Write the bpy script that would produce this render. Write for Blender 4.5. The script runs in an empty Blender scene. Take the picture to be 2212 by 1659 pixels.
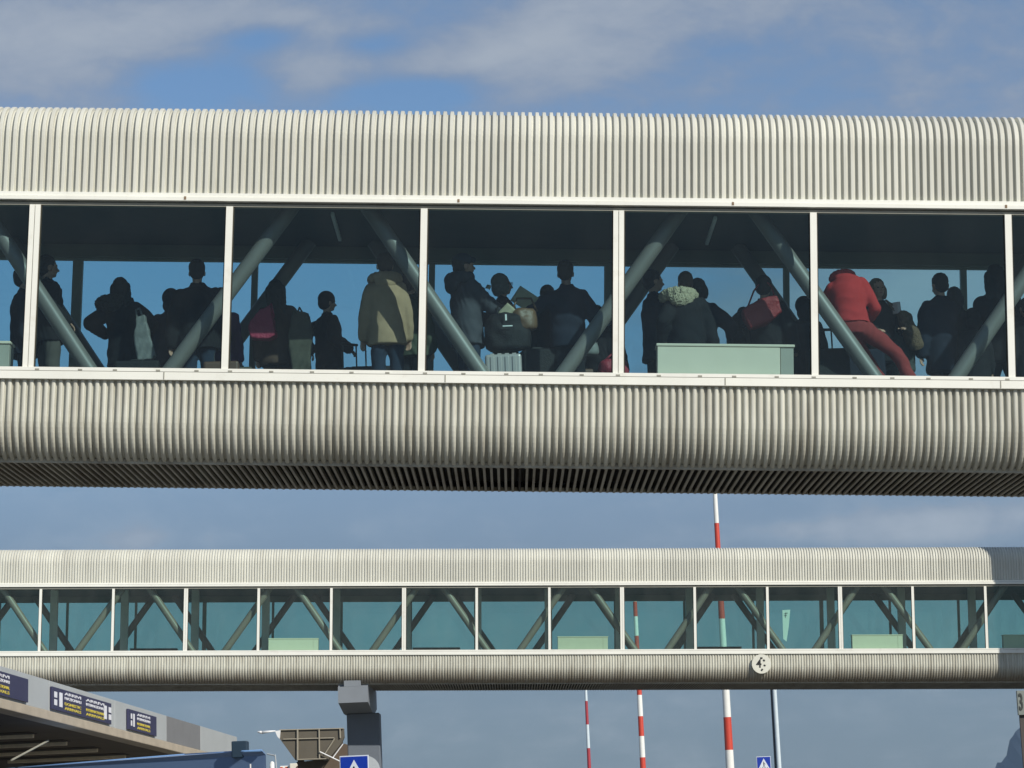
import bpy, bmesh, math, random
import numpy as np
from mathutils import Matrix, Vector, noise
R = math.radians
random.seed(7)
sc = bpy.context.scene
COL = sc.collection

# ------------------------------------------------------------------ camera
F = 5350.0            # focal length in photo units (photo taken as 2212 wide)
CX, CY = 1106.0, 829.5
TH = R(10.1)          # pitch up
ROLL = R(2.3)         # the phone was tilted a little
CAM = Vector((0, 0, 1.6))
cam = bpy.data.cameras.new('camera'); camo = bpy.data.objects.new('camera', cam); COL.objects.link(camo)
cam.sensor_width = 36; cam.lens = 36 * F / 2212
cam.clip_start = 0.5; cam.clip_end = 20000
MR = Matrix.Translation(CAM) @ Matrix.Rotation(ROLL, 4, 'Y')
camo.matrix_world = MR @ Matrix.Rotation(math.pi / 2 + TH, 4, 'X')
sc.camera = camo

# ------------------------------------------------------------------ light
SUN_AZ, SUN_EL = R(40), R(31)     # to the right of straight-behind, above the horizon
sd = Vector((math.sin(SUN_AZ) * math.cos(SUN_EL), -math.cos(SUN_AZ) * math.cos(SUN_EL), math.sin(SUN_EL)))
sl = bpy.data.lights.new('sun', 'SUN'); sl.energy = 4.6; sl.angle = R(0.5); sl.color = (1.0, 0.95, 0.85)
so = bpy.data.objects.new('sun', sl); COL.objects.link(so)
so.rotation_euler = (-sd).to_track_quat('-Z', 'Y').to_euler()
so.location = (20, -30, 40)
w = bpy.data.worlds.new('World'); sc.world = w; w.use_nodes = True
wt = w.node_tree; wn = wt.nodes; wl = wt.links
bgn = wn['Background']; bgn.inputs[1].default_value = 0.115
sky = wn.new('ShaderNodeTexSky'); sky.sky_type = 'NISHITA'; sky.sun_disc = False
sky.sun_elevation = SUN_EL; sky.sun_rotation = math.pi - SUN_AZ
sky.air_density = 1.0; sky.dust_density = 0.5; sky.ozone_density = 1.5; sky.altitude = 20

def wmath(op, a, b=None, c=None):
    n = wn.new('ShaderNodeMath'); n.operation = op
    for i, v in enumerate((a, b, c)):
        if v is None: continue
        if isinstance(v, (int, float)): n.inputs[i].default_value = v
        else: wl.new(v, n.inputs[i])
    return n.outputs[0]
tc = wn.new('ShaderNodeTexCoord'); sep = wn.new('ShaderNodeSeparateXYZ'); wl.new(tc.outputs['Generated'], sep.inputs[0])
zz = wmath('MAXIMUM', sep.outputs[2], 0.0)
den = wmath('ADD', zz, 0.10)
cu = wmath('DIVIDE', sep.outputs[0], den); cv = wmath('DIVIDE', sep.outputs[1], den)
cmb = wn.new('ShaderNodeCombineXYZ'); wl.new(cu, cmb.inputs[0]); wl.new(cv, cmb.inputs[1])
def cloudn(scale, detail, rough, loc, dist=0.4, sx=1.0):
    mp = wn.new('ShaderNodeMapping'); mp.inputs['Location'].default_value = loc; mp.inputs['Scale'].default_value = (sx, 1, 1)
    wl.new(cmb.outputs[0], mp.inputs[0])
    n = wn.new('ShaderNodeTexNoise'); n.inputs['Scale'].default_value = scale; n.inputs['Detail'].default_value = detail
    n.inputs['Roughness'].default_value = rough; n.inputs['Distortion'].default_value = dist
    wl.new(mp.outputs[0], n.inputs[0]); return n.outputs[0]
def wramp(v, a, b):
    n = wn.new('ShaderNodeMapRange'); n.interpolation_type = 'SMOOTHSTEP'
    n.inputs[1].default_value = a; n.inputs[2].default_value = b; wl.new(v, n.inputs[0]); return n.outputs[0]
big = cloudn(1.25, 6, 0.52, (0.35, 0.9, 0), 0.1)
wis = cloudn(3.2, 6, 0.6, (3.1, 1.7, 0), 0.15, 0.45)
# slopes of the view direction (sideways and up per metre north) place the larger cloud masses of that day
yy = wmath('MAXIMUM', sep.outputs[1], 0.02)
du = wmath('DIVIDE', sep.outputs[0], yy); dw = wmath('DIVIDE', sep.outputs[2], yy)
def dirof(px, py):
    cx, cy = (px - CX) / F, (CY - py) / F
    d = Matrix.Rotation(ROLL, 3, 'Y') @ Vector((cx, math.cos(TH) - cy * math.sin(TH), math.sin(TH) + cy * math.cos(TH)))
    return d.x / d.y, d.z / d.y
def blob(px, py, rx, ry, amp):
    u0, w0 = dirof(px, py)
    a = wmath('MULTIPLY', wmath('SUBTRACT', du, u0), F / rx); b_ = wmath('MULTIPLY', wmath('SUBTRACT', dw, w0), F / ry)
    q = wmath('ADD', wmath('MULTIPLY', a, a), wmath('MULTIPLY', b_, b_))
    return wmath('MULTIPLY', wmath('POWER', 2.718, wmath('MULTIPLY', q, -1.0)), amp)
bias = -0.08
for bl in ((120, 90, 380, 150, .30), (1180, 110, 330, 75, .34), (690, 160, 150, 50, .16), (1500, 0, 420, 60, .20), (560, 40, 200, 60, .12), (2050, 1120, 300, 40, .30), (1980, 1160, 220, 22, .22), (1650, 1150, 200, 26, .16), (300, 1170, 500, 30, .10),
           (430, 180, 160, 70, -.40), (560, 80, 90, 32, -.26), (870, 205, 170, 42, -.32), (820, 95, 90, 25, -.2), (400, 640, 1100, 240, -.36), (2000, 650, 520, 200, .42), (2000, 60, 300, 60, .10)):
    bias = wmath('ADD', blob(*bl), bias)
scm = wn.new('ShaderNodeCombineXYZ'); wl.new(du, scm.inputs[0]); wl.new(wmath('MULTIPLY', dw, 1.7), scm.inputs[1])
def sno(scale, detail, rough, off):
    mp = wn.new('ShaderNodeMapping'); mp.inputs['Location'].default_value = (off, off * .7, 0); mp.inputs['Rotation'].default_value = (0, 0, -.18); wl.new(scm.outputs[0], mp.inputs[0])
    n = wn.new('ShaderNodeTexNoise'); n.inputs['Scale'].default_value = scale; n.inputs['Detail'].default_value = detail; n.inputs['Roughness'].default_value = rough; n.inputs['Distortion'].default_value = .3
    wl.new(mp.outputs[0], n.inputs[0]); return n.outputs[0]
fine = wmath('ADD', wmath('MULTIPLY', sno(13, 8, .60, 2.3), .62), wmath('MULTIPLY', sno(34, 6, .62, 5.1), .38))
val = wmath('ADD', wmath('ADD', wmath('MULTIPLY', big, 0.16), wmath('MULTIPLY', wis, 0.14)), wmath('ADD', wmath('MULTIPLY', fine, 1.05), bias))
mask = wmath('MULTIPLY', wramp(val, 0.36, 0.80), 0.92)
hz = wmath('MULTIPLY', wramp(dw, 0.26, 0.09), 0.90)    # even veil thickening toward the horizon
mask2 = wmath('MAXIMUM', mask, hz)
mix = wn.new('ShaderNodeMix'); mix.data_type = 'RGBA'
skt = wn.new('ShaderNodeMix'); skt.data_type = 'RGBA'; skt.blend_type = 'MULTIPLY'; skt.inputs[0].default_value = 1
skt.inputs[7].default_value = (.68, .81, .93, 1); wl.new(sky.outputs[0], skt.inputs[6])
wl.new(mask2, mix.inputs[0]); wl.new(skt.outputs[2], mix.inputs[6])
veil = wn.new('ShaderNodeMix'); veil.data_type = 'RGBA'; wl.new(wramp(dw, 0.0, 0.16), veil.inputs[0])
veil.inputs[6].default_value = (1.45, 1.95, 2.45, 1); veil.inputs[7].default_value = (1.65, 2.25, 3.25, 1)
veil2 = wn.new('ShaderNodeMix'); veil2.data_type = 'RGBA'; wl.new(wramp(dw, 0.20, 0.275), veil2.inputs[0])
wl.new(veil.outputs[2], veil2.inputs[6]); veil2.inputs[7].default_value = (2.10, 2.62, 3.60, 1)
cr = wn.new('ShaderNodeMix'); cr.data_type = 'RGBA'; wl.new(wmath('MULTIPLY', wramp(val, 0.55, 1.05), 0.9), cr.inputs[0])
wl.new(veil2.outputs[2], cr.inputs[6]); cr.inputs[7].default_value = (3.6, 4.0, 4.55, 1)
wl.new(cr.outputs[2], mix.inputs[7])
wl.new(mix.outputs[2], bgn.inputs[0])
sc.view_settings.view_transform = 'Standard'; sc.view_settings.look = 'None'
sc.view_settings.exposure = 0.0; sc.view_settings.gamma = 1
sc.cycles.transparent_max_bounces = 24; sc.cycles.max_bounces = 8
sc.cycles.diffuse_bounces = 4; sc.cycles.glossy_bounces = 3

# ------------------------------------------------------------------ pixel helpers
def ray(px, py):
    cx, cy = (px - CX) / F, (CY - py) / F
    return Vector((cx, math.cos(TH) - cy * math.sin(TH), math.sin(TH) + cy * math.cos(TH)))
def RP(px, py, Y):
    d = ray(px, py); return d * (Y / d.y)
def WP(px, py, Y): return MR @ RP(px, py, Y)
def RW(y, Y): return RP(CX, y, Y).z
def ray_z(px, py, z):
    d = (MR.to_3x3() @ ray(px, py)); t = (z - CAM.z) / d.z; return CAM + d * t
def pxm(P):
    p = camo.matrix_world.inverted() @ P; return -p.z / F      # metres per photo unit at a world point

# ------------------------------------------------------------------ materials
MATS = {}
def mat(name, col, rough=0.6, var=0.08, nscale=6, bump=0.0, bscale=40, metal=0.0, spec=0.5, stretch=(1, 1, 1), coat=0, emit=0):
    if name in MATS: return MATS[name]
    m = bpy.data.materials.new(name); m.use_nodes = True; t = m.node_tree; b = t.nodes['Principled BSDF']
    b.inputs['Roughness'].default_value = rough; b.inputs['Metallic'].default_value = metal
    b.inputs['Specular IOR Level'].default_value = spec
    b.inputs['Coat Weight'].default_value = coat
    tcn = t.nodes.new('ShaderNodeTexCoord'); mp = t.nodes.new('ShaderNodeMapping'); mp.inputs['Scale'].default_value = stretch
    t.links.new(tcn.outputs['Object'], mp.inputs[0])
    n = t.nodes.new('ShaderNodeTexNoise'); n.inputs['Scale'].default_value = nscale; n.inputs['Detail'].default_value = 5
    t.links.new(mp.outputs[0], n.inputs[0])
    mx = t.nodes.new('ShaderNodeMix'); mx.data_type = 'RGBA'
    mx.inputs[6].default_value = (*[c * (1 - var * 2) for c in col], 1); mx.inputs[7].default_value = (*[min(1, c * (1 + var)) for c in col], 1)
    t.links.new(n.outputs[0], mx.inputs[0]); t.links.new(mx.outputs[2], b.inputs['Base Color'])
    if bump:
        n2 = t.nodes.new('ShaderNodeTexNoise'); n2.inputs['Scale'].default_value = bscale; n2.inputs['Detail'].default_value = 4
        t.links.new(tcn.outputs['Object'], n2.inputs[0])
        bp = t.nodes.new('ShaderNodeBump'); bp.inputs['Strength'].default_value = bump; bp.inputs['Distance'].default_value = 0.03
        t.links.new(n2.outputs[0], bp.inputs['Height']); t.links.new(bp.outputs[0], b.inputs['Normal'])
    if emit:
        b.inputs['Emission Color'].default_value = (*col, 1); b.inputs['Emission Strength'].default_value = emit
    MATS[name] = m; return m
def sheet_tone(m, k):
    """each sheet of cladding and each rib differs a little in tone"""
    t = m.node_tree; b = t.nodes['Principled BSDF']; src = b.inputs['Base Color'].links[0].from_socket
    tcn = t.nodes.new('ShaderNodeTexCoord'); sp = t.nodes.new('ShaderNodeSeparateXYZ'); t.links.new(tcn.outputs['Object'], sp.inputs[0])
    last = None
    for (w_, amt) in ((1.092, k), (.078, k * .9)):
        q = t.nodes.new('ShaderNodeMath'); q.operation = 'DIVIDE'; q.inputs[1].default_value = w_; t.links.new(sp.outputs[0], q.inputs[0])
        f = t.nodes.new('ShaderNodeMath'); f.operation = 'FLOOR'; t.links.new(q.outputs[0], f.inputs[0])
        wn_n = t.nodes.new('ShaderNodeTexWhiteNoise'); wn_n.noise_dimensions = '1D'; t.links.new(f.outputs[0], wn_n.inputs['W'])
        r_ = t.nodes.new('ShaderNodeMapRange'); r_.inputs[3].default_value = 1 - amt; r_.inputs[4].default_value = 1.0 + amt * .3; t.links.new(wn_n.outputs[0], r_.inputs[0])
        if last is None: last = r_.outputs[0]
        else:
            mu = t.nodes.new('ShaderNodeMath'); mu.operation = 'MULTIPLY'; t.links.new(last, mu.inputs[0]); t.links.new(r_.outputs[0], mu.inputs[1]); last = mu.outputs[0]
    v = t.nodes.new('ShaderNodeVectorMath'); v.operation = 'SCALE'; t.links.new(src, v.inputs[0]); t.links.new(last, v.inputs['Scale'])
    t.links.new(v.outputs[0], b.inputs['Base Color'])
def grime(m):
    """ragged brown grime that has collected low on the outside of the far bridge"""
    t = m.node_tree; b = t.nodes['Principled BSDF']; src = b.inputs['Base Color'].links[0].from_socket
    tcn = t.nodes.new('ShaderNodeTexCoord'); sp = t.nodes.new('ShaderNodeSeparateXYZ'); t.links.new(tcn.outputs['Object'], sp.inputs[0])
    mp = t.nodes.new('ShaderNodeMapping'); mp.inputs['Scale'].default_value = (6, 1, .6); t.links.new(tcn.outputs['Object'], mp.inputs[0])
    n = t.nodes.new('ShaderNodeTexNoise'); n.inputs['Scale'].default_value = 1.3; n.inputs['Detail'].default_value = 7; n.inputs['Roughness'].default_value = .7; t.links.new(mp.outputs[0], n.inputs[0])
    ad = t.nodes.new('ShaderNodeMath'); ad.operation = 'MULTIPLY_ADD'; ad.inputs[1].default_value = .55; t.links.new(n.outputs[0], ad.inputs[0]); t.links.new(sp.outputs[2], ad.inputs[2])
    r_ = t.nodes.new('ShaderNodeMapRange'); r_.inputs[1].default_value = -1.50; r_.inputs[2].default_value = -1.12; r_.inputs[3].default_value = .72; r_.inputs[4].default_value = 0; t.links.new(ad.outputs[0], r_.inputs[0])
    mx = t.nodes.new('ShaderNodeMix'); mx.data_type = 'RGBA'; mx.inputs[7].default_value = (.17, .12, .08, 1)
    t.links.new(r_.outputs[0], mx.inputs[0]); t.links.new(src, mx.inputs[6]); t.links.new(mx.outputs[2], b.inputs['Base Color'])
def dirty_mat(name, col, dirt, amount, lo, hi, sx=7, sz=0.8):
    """weathered paint: soft tone changes plus vertical run-off stains"""
    m = mat(name, col, 0.5, 0.07, 1.4)
    sheet_tone(m, .08) if 'clad' in name else None
    if 'far' in name: grime(m)
    t = m.node_tree; b = t.nodes['Principled BSDF']
    src = b.inputs['Base Color'].links[0].from_socket
    tcn = t.nodes.new('ShaderNodeTexCoord'); mp = t.nodes.new('ShaderNodeMapping'); mp.inputs['Scale'].default_value = (sx, 1.0, sz)
    t.links.new(tcn.outputs['Object'], mp.inputs[0])
    n = t.nodes.new('ShaderNodeTexNoise'); n.inputs['Scale'].default_value = 1.0; n.inputs['Detail'].default_value = 6; n.inputs['Roughness'].default_value = .65
    t.links.new(mp.outputs[0], n.inputs[0])
    mr = t.nodes.new('ShaderNodeMapRange'); mr.inputs[1].default_value = lo; mr.inputs[2].default_value = hi; mr.inputs[4].default_value = amount
    t.links.new(n.outputs[0], mr.inputs[0])
    mx = t.nodes.new('ShaderNodeMix'); mx.data_type = 'RGBA'; mx.inputs[7].default_value = (*dirt, 1)
    t.links.new(mr.outputs[0], mx.inputs[0]); t.links.new(src, mx.inputs[6]); t.links.new(mx.outputs[2], b.inputs['Base Color'])
    return m
def glass(name, tint, film=.007):
    m = bpy.data.materials.new(name); m.use_nodes = True; t = m.node_tree
    for n in list(t.nodes):
        if n.type == 'BSDF_PRINCIPLED': t.nodes.remove(n)
    out = t.nodes['Material Output']
    tr = t.nodes.new('ShaderNodeBsdfTransparent'); tr.inputs[0].default_value = (*tint, 1)
    gl = t.nodes.new('ShaderNodeBsdfGlossy'); gl.inputs['Roughness'].default_value = 0.02; gl.inputs['Color'].default_value = (.9, 1, .95, 1)
    ge = t.nodes.new('ShaderNodeNewGeometry'); dt = t.nodes.new('ShaderNodeVectorMath'); dt.operation = 'DOT_PRODUCT'
    t.links.new(ge.outputs['Incoming'], dt.inputs[0]); t.links.new(ge.outputs['Normal'], dt.inputs[1])
    def mm(op, x, y):
        n = t.nodes.new('ShaderNodeMath'); n.operation = op
        for i, v in enumerate((x, y)):
            if isinstance(v, (int, float)): n.inputs[i].default_value = v
            elif v is not None: t.links.new(v, n.inputs[i])
        return n.outputs[0]
    c_ = mm('SUBTRACT', 1.0, mm('ABSOLUTE', dt.outputs['Value'], None))       # two-sided Schlick reflectance of a pane
    k = mm('ADD', mm('MULTIPLY', mm('POWER', c_, 5.0), 0.7), 0.032)
    ms = t.nodes.new('ShaderNodeMixShader')
    t.links.new(k, ms.inputs[0]); t.links.new(tr.outputs[0], ms.inputs[1]); t.links.new(gl.outputs[0], ms.inputs[2])
    oi = t.nodes.new('ShaderNodeObjectInfo'); mr = t.nodes.new('ShaderNodeMapRange'); mr.inputs[3].default_value = .93; mr.inputs[4].default_value = 1.03
    t.links.new(oi.outputs['Random'], mr.inputs[0])
    vs = t.nodes.new('ShaderNodeVectorMath'); vs.operation = 'SCALE'; vs.inputs[0].default_value = tint; t.links.new(mr.outputs[0], vs.inputs['Scale']); t.links.new(vs.outputs[0], tr.inputs[0])
    tcn = t.nodes.new('ShaderNodeTexCoord'); mp = t.nodes.new('ShaderNodeMapping'); mp.inputs['Scale'].default_value = (1.3, 1, .7); t.links.new(tcn.outputs['Object'], mp.inputs[0])
    nz = t.nodes.new('ShaderNodeTexNoise'); nz.inputs['Scale'].default_value = 1.6; nz.inputs['Detail'].default_value = 8; nz.inputs['Roughness'].default_value = .7; t.links.new(mp.outputs[0], nz.inputs[0])
    fm = t.nodes.new('ShaderNodeMapRange'); fm.inputs[1].default_value = .35; fm.inputs[2].default_value = .8; fm.inputs[3].default_value = film * .3; fm.inputs[4].default_value = film * 2.2; t.links.new(nz.outputs[0], fm.inputs[0])
    df = t.nodes.new('ShaderNodeBsdfDiffuse'); df.inputs[0].default_value = (.55, .55, .50, 1)
    m2 = t.nodes.new('ShaderNodeMixShader'); t.links.new(fm.outputs[0], m2.inputs[0]); t.links.new(ms.outputs[0], m2.inputs[1]); t.links.new(df.outputs[0], m2.inputs[2])
    t.links.new(m2.outputs[0], out.inputs[0]); return m

M_rib = dirty_mat('cream_ribbed_cladding', (.65, .64, .56), (.34, .31, .24), .40, .50, .80)
M_ribL = dirty_mat('cream_lower_cladding', (.60, .59, .505), (.25, .22, .16), .7, .46, .74)
M_ribF = dirty_mat('far_lower_cladding', (.60, .59, .505), (.25, .22, .16), .7, .46, .74)
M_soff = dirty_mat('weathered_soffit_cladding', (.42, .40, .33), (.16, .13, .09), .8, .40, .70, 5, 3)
M_gap2 = mat('soffit_gap_shade', (.03, .026, .02), .9)  # near-black colour stands for the unlit void behind the slats
M_gap = mat('dark_groove_backing', (.05, .045, .035), .9)
M_frame = dirty_mat('white_window_frame', (.80, .79, .715), (.45, .40, .30), .45, .58, .80, 3, 3)
M_frame2 = mat('dull_frame_channel', (.30, .29, .24), .6)
M_tube = mat('grey_truss_paint', (.175, .155, .14), .45, .06)
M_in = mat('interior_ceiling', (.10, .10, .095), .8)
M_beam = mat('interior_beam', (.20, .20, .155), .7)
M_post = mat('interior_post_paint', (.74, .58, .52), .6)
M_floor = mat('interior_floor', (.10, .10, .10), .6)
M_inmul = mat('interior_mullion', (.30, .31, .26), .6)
M_box = mat('cream_cabinet_paint', (.76, .64, .50), .5, .04)
M_box_shadow = mat('cabinet_end_shadow', (.40, .36, .30), .5, .05)
M_boxf = mat('cream_cabinet_far', (.82, .64, .50), .5, .04)
M_boxd = mat('dark_cabinet_back', (.06, .07, .06), .6)
G_near = glass('blue_tinted_glass', (.64, .82, .835))
G_far = glass('teal_tinted_glass', (.60, .83, .775), .024)
M_tubeL = mat('lamp_diffuser', (.7, .7, .68), .5)
M_gask = mat('dark_gasket_rubber', (.03, .025, .015), .8)
M_joint = mat('rusty_joint', (.22, .15, .09), .8)

# ------------------------------------------------------------------ mesh helpers
def link(name, me, m=None, parent=None, mw=None):
    o = bpy.data.objects.new(name, me); COL.objects.link(o)
    if m is not None and me is not None: me.materials.append(m)
    if parent is not None: o.parent = parent
    if mw is not None: o.matrix_world = mw if parent is None else o.matrix_world
    if mw is not None and parent is not None: o.matrix_local = mw
    return o
def tag(o, label=None, cat=None, group=None, kind=None):
    if label: o['label'] = label
    if cat: o['category'] = cat
    if group: o['group'] = group
    if kind: o['kind'] = kind
    return o
def empty(name, mw):
    o = bpy.data.objects.new(name, None); o.empty_display_size = .2; COL.objects.link(o)
    o.matrix_world = mw if isinstance(mw, Matrix) else Matrix.Translation(Vector(mw)); return o
class MB:
    def __init__(s): s.bm = bmesh.new()
    def box(s, c0, c1, mx=None, bev=0):
        x0, y0, z0 = c0; x1, y1, z1 = c1
        r = bmesh.ops.create_cube(s.bm, size=1)
        vs = r['verts']
        bmesh.ops.scale(s.bm, vec=(abs(x1 - x0), abs(y1 - y0), abs(z1 - z0)), verts=vs)
        bmesh.ops.translate(s.bm, vec=((x0 + x1) / 2, (y0 + y1) / 2, (z0 + z1) / 2), verts=vs)
        if bev:
            es = list({e for v in vs for e in v.link_edges})
            rr = bmesh.ops.bevel(s.bm, geom=es, offset=bev, segments=3, profile=.5, affect='EDGES')
            vs = list({v for f in rr['faces'] for v in f.verts} | {v for v in vs if v.is_valid})
        if mx is not None: bmesh.ops.transform(s.bm, matrix=mx, verts=vs)
        return s
    def tube(s, p0, p1, r0, r1=None, seg=16, caps=True):
        p0, p1 = Vector(p0), Vector(p1); d = p1 - p0; L = d.length
        rr = bmesh.ops.create_cone(s.bm, cap_ends=caps, segments=seg, radius1=r0, radius2=r0 if r1 is None else r1, depth=L)
        q = Vector((0, 0, 1)).rotation_difference(d.normalized()).to_matrix().to_4x4()
        bmesh.ops.transform(s.bm, matrix=Matrix.Translation((p0 + p1) / 2) @ q, verts=rr['verts']); return s
    def ball(s, c, r, mx=None, seg=12):
        if isinstance(r, (int, float)): r = (r, r, r)
        rr = bmesh.ops.create_uvsphere(s.bm, u_segments=seg, v_segments=max(6, seg // 2 + 2), radius=1)
        m = Matrix.Translation(Vector(c)) @ (mx if mx is not None else Matrix.Identity(4)) @ Matrix.Diagonal((*r, 1))
        bmesh.ops.transform(s.bm, matrix=m, verts=rr['verts']); return s
    def cap(s, p0, p1, r0, r1=None):          # rounded, tapered limb
        r1 = r0 if r1 is None else r1
        s.tube(p0, p1, r0, r1, 14); s.ball(p0, r0, None, 14); s.ball(p1, r1, None, 14); return s
    def chain(s, pts, rs):
        for i in range(len(pts) - 1): s.cap(pts[i], pts[i + 1], rs[i], rs[i + 1])
        return s
    def loft(s, rings, seg=20, f=None):       # rings: (x,y,z,rx,ry)
        vv = []
        for (x, y, z, rx, ry) in rings:
            row = []
            for k in range(seg):
                a = 2 * math.pi * k / seg
                p = Vector((x + rx * math.cos(a), y + ry * math.sin(a), z))
                row.append(s.bm.verts.new(f(p) if f else p))
            vv.append(row)
        for i in range(len(vv) - 1):
            for k in range(seg):
                s.bm.faces.new((vv[i][k], vv[i][(k + 1) % seg], vv[i + 1][(k + 1) % seg], vv[i + 1][k]))
        s.bm.faces.new(list(reversed(vv[0]))); s.bm.faces.new(vv[-1]); return s
    def prism(s, pts, d):                     # polygon of 3D points extruded by vector d
        a = [s.bm.verts.new(Vector(p)) for p in pts]; b = [s.bm.verts.new(Vector(p) + Vector(d)) for p in pts]
        n = len(a)
        s.bm.faces.new(a); s.bm.faces.new(list(reversed(b)))
        for i in range(n): s.bm.faces.new((a[i], b[i], b[(i + 1) % n], a[(i + 1) % n]))
        return s
    def me(s, name, smooth=False):
        bmesh.ops.recalc_face_normals(s.bm, faces=s.bm.faces)
        m = bpy.data.meshes.new(name); s.bm.to_mesh(m); s.bm.free()
        if smooth:
            for p in m.polygons: p.use_smooth = True
        return m
    def build(s, name, m, parent=None, mw=None, smooth=False):
        return link(name, s.me(name, smooth), m, parent, mw)
def remeshed(s, name, voxel, smooth=2):
    me = s.me(name); o = bpy.data.objects.new('tmp', me); COL.objects.link(o)
    r = o.modifiers.new('r', 'REMESH'); r.mode = 'VOXEL'; r.voxel_size = voxel
    if smooth:
        k = o.modifiers.new('s', 'SMOOTH'); k.iterations = smooth; k.factor = .5
    dg = bpy.context.evaluated_depsgraph_get()
    m2 = bpy.data.meshes.new_from_object(o.evaluated_get(dg)); m2.name = name
    bpy.data.objects.remove(o); bpy.data.meshes.remove(me)
    for p in m2.polygons: p.use_smooth = True
    return m2
def folds(me, amp=.010, seed=0.0):
    n = len(me.vertices); c = np.empty(n * 3); nv = np.empty(n * 3)
    me.vertices.foreach_get('co', c); me.vertex_normals.foreach_get('vector', nv); c = c.reshape(-1, 3); nv = nv.reshape(-1, 3)
    x, y, z = c.T
    w1 = np.sin(9 * x + 4 * np.sin(7 * z + seed) + seed) * np.sin(8 * y + 11 * z + seed * 2)
    w2 = 1 - np.abs(np.sin(17 * z + 9 * x * np.cos(seed) + 5 * np.sin(11 * y + 6 * x + seed))) * 2
    c = c + nv * (w1 * amp * .8 + w2 * amp * .4 * np.sin(5 * z + 3 * x + seed))[:, None]
    me.vertices.foreach_set('co', c.ravel()); me.update(); return me
def grid_mesh(name, rows, smooth=False, closed=False):
    n = len(rows[0]); vs = [p for r in rows for p in r]; fs = []
    for i in range(len(rows) - 1):
        a, b = i * n, (i + 1) * n
        for k in range(n - 1): fs.append((a + k, a + k + 1, b + k + 1, b + k))
    me = bpy.data.meshes.new(name); me.from_pydata(vs, [], fs)
    if smooth:
        for p in me.polygons: p.use_smooth = True
    return me

# ------------------------------------------------------------------ ground and far setting
def structure(name, me, m):
    o = link(name, me, m); o['kind'] = 'structure'; return o
M_conc = mat('apron_concrete', (.17, .16, .135), .85, .12, .15, .2, 20)
M_asph = mat('road_asphalt', (.055, .055, .058), .9, .15, .8, .3, 60)
M_pave = mat('pavement_slabs', (.33, .32, .30), .85, .1, 1.5)
M_line = mat('road_marking_paint', (.75, .75, .72), .7)
b = MB(); b.box((-4600, -300, -1.0), (4600, 5200, 0)); structure('ground', b.me('ground'), M_conc)
b = MB(); b.box((-60, 8, .0), (60, 19, .004)); b.box((-60, 50, 0), (60, 58, .004)); structure('road', b.me('road'), M_asph)
b = MB()
for i in range(-15, 15): b.box((i * 4, 13.4, .004), (i * 4 + 2, 13.55, .008))
for i in range(9): b.box((-9 + i * 1.0, 50.5, .004), (-8.5 + i * 1.0, 57.5, .008))
structure('road_marking', b.me('road_marking'), M_line)
b = MB(); b.box((-60, 5, 0), (60, 7.99, .13)); b.box((-60, 19.01, 0), (60, 22, .13)); structure('pavement', b.me('pavement'), M_pave)

# mountain on the right, far beyond the field
M_hill = mat('mountain_hazed_scrub', (.05, .08, .125), .95, .25, .004)  # rock and scrub colour with the blue of distant haze put in
sil = [(1500, 1760), (1700, 1745), (1850, 1715), (2000, 1690), (2080, 1674), (2150, 1659), (2154, 1647), (2163, 1647), (2174, 1632), (2178, 1612), (2181, 1599), (2190, 1587), (2193, 1581),
       (2197, 1577), (2207, 1568), (2260, 1535), (2330, 1500), (2420, 1490), (2560, 1530), (2800, 1600), (3200, 1700), (3700, 1780)]
rows = []
DY = 4200
def silp(t):
    i = min(int(t), len(sil) - 2); k = t - i
    return (sil[i][0] * (1 - k) + sil[i + 1][0] * k, sil[i][1] * (1 - k) + sil[i + 1][1] * k)
NS = 160
tops = [WP(*silp((len(sil) - 1) * i / NS), DY) for i in range(NS + 1)]
for j, (dy, fz) in enumerate([(-900, -.02), (-760, .07), (-560, .22), (-380, .42), (-200, .55), (-80, .78), (0, 1), (140, .8), (400, .45), (900, -.02)]):
    row = []
    for i, p in enumerate(tops):
        n = noise.noise(Vector((i * .11, j * .45, 3))) * 16 * min(1, abs(dy) / 300)
        row.append((p.x + n * .3 + (dy * .36 if dy > 0 else dy * .05), p.y + dy + n, max(-1, p.z * fz + n * .28 * min(1, abs(dy) / 200) * (1 if fz > .05 else 0))))
    rows.append(row)
structure('mountain', grid_mesh('mountain', rows), M_hill)

# ------------------------------------------------------------------ the two walkway bridges
def arc(cv, cw, r, a0, a1, n):
    out = []
    for i in range(n + 1):
        a = a0 + (a1 - a0) * i / n
        out.append((cv + r * math.cos(a), cw + r * math.sin(a), math.cos(a), math.sin(a)))
    return out
def ribbed(name, u0, u1, pitch, path, d, prof=None):
    prof = prof or [(0, 1), (.38, 1), (.43, .16), (.50, 0), (.88, 0), (.95, .16)]
    n = int(round((u1 - u0) / pitch)); us = []
    for k in range(n):
        for (a, o) in prof: us.append((u0 + (k + a) * pitch, o * d))
    us.append((u0 + n * pitch, d))
    rows = [[(u, v - nv * o, w_ - nw * o) for (u, o) in us] for (v, w_, nv, nw) in path]
    me = grid_mesh(name, rows)
    return me
BAY = 2.107
PROF_LOW = [(0, 1), (.27, 1), (.31, .48), (.39, .14), (.52, .0), (.72, .0), (.86, .14), (.94, .48), (.98, 1)]
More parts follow.
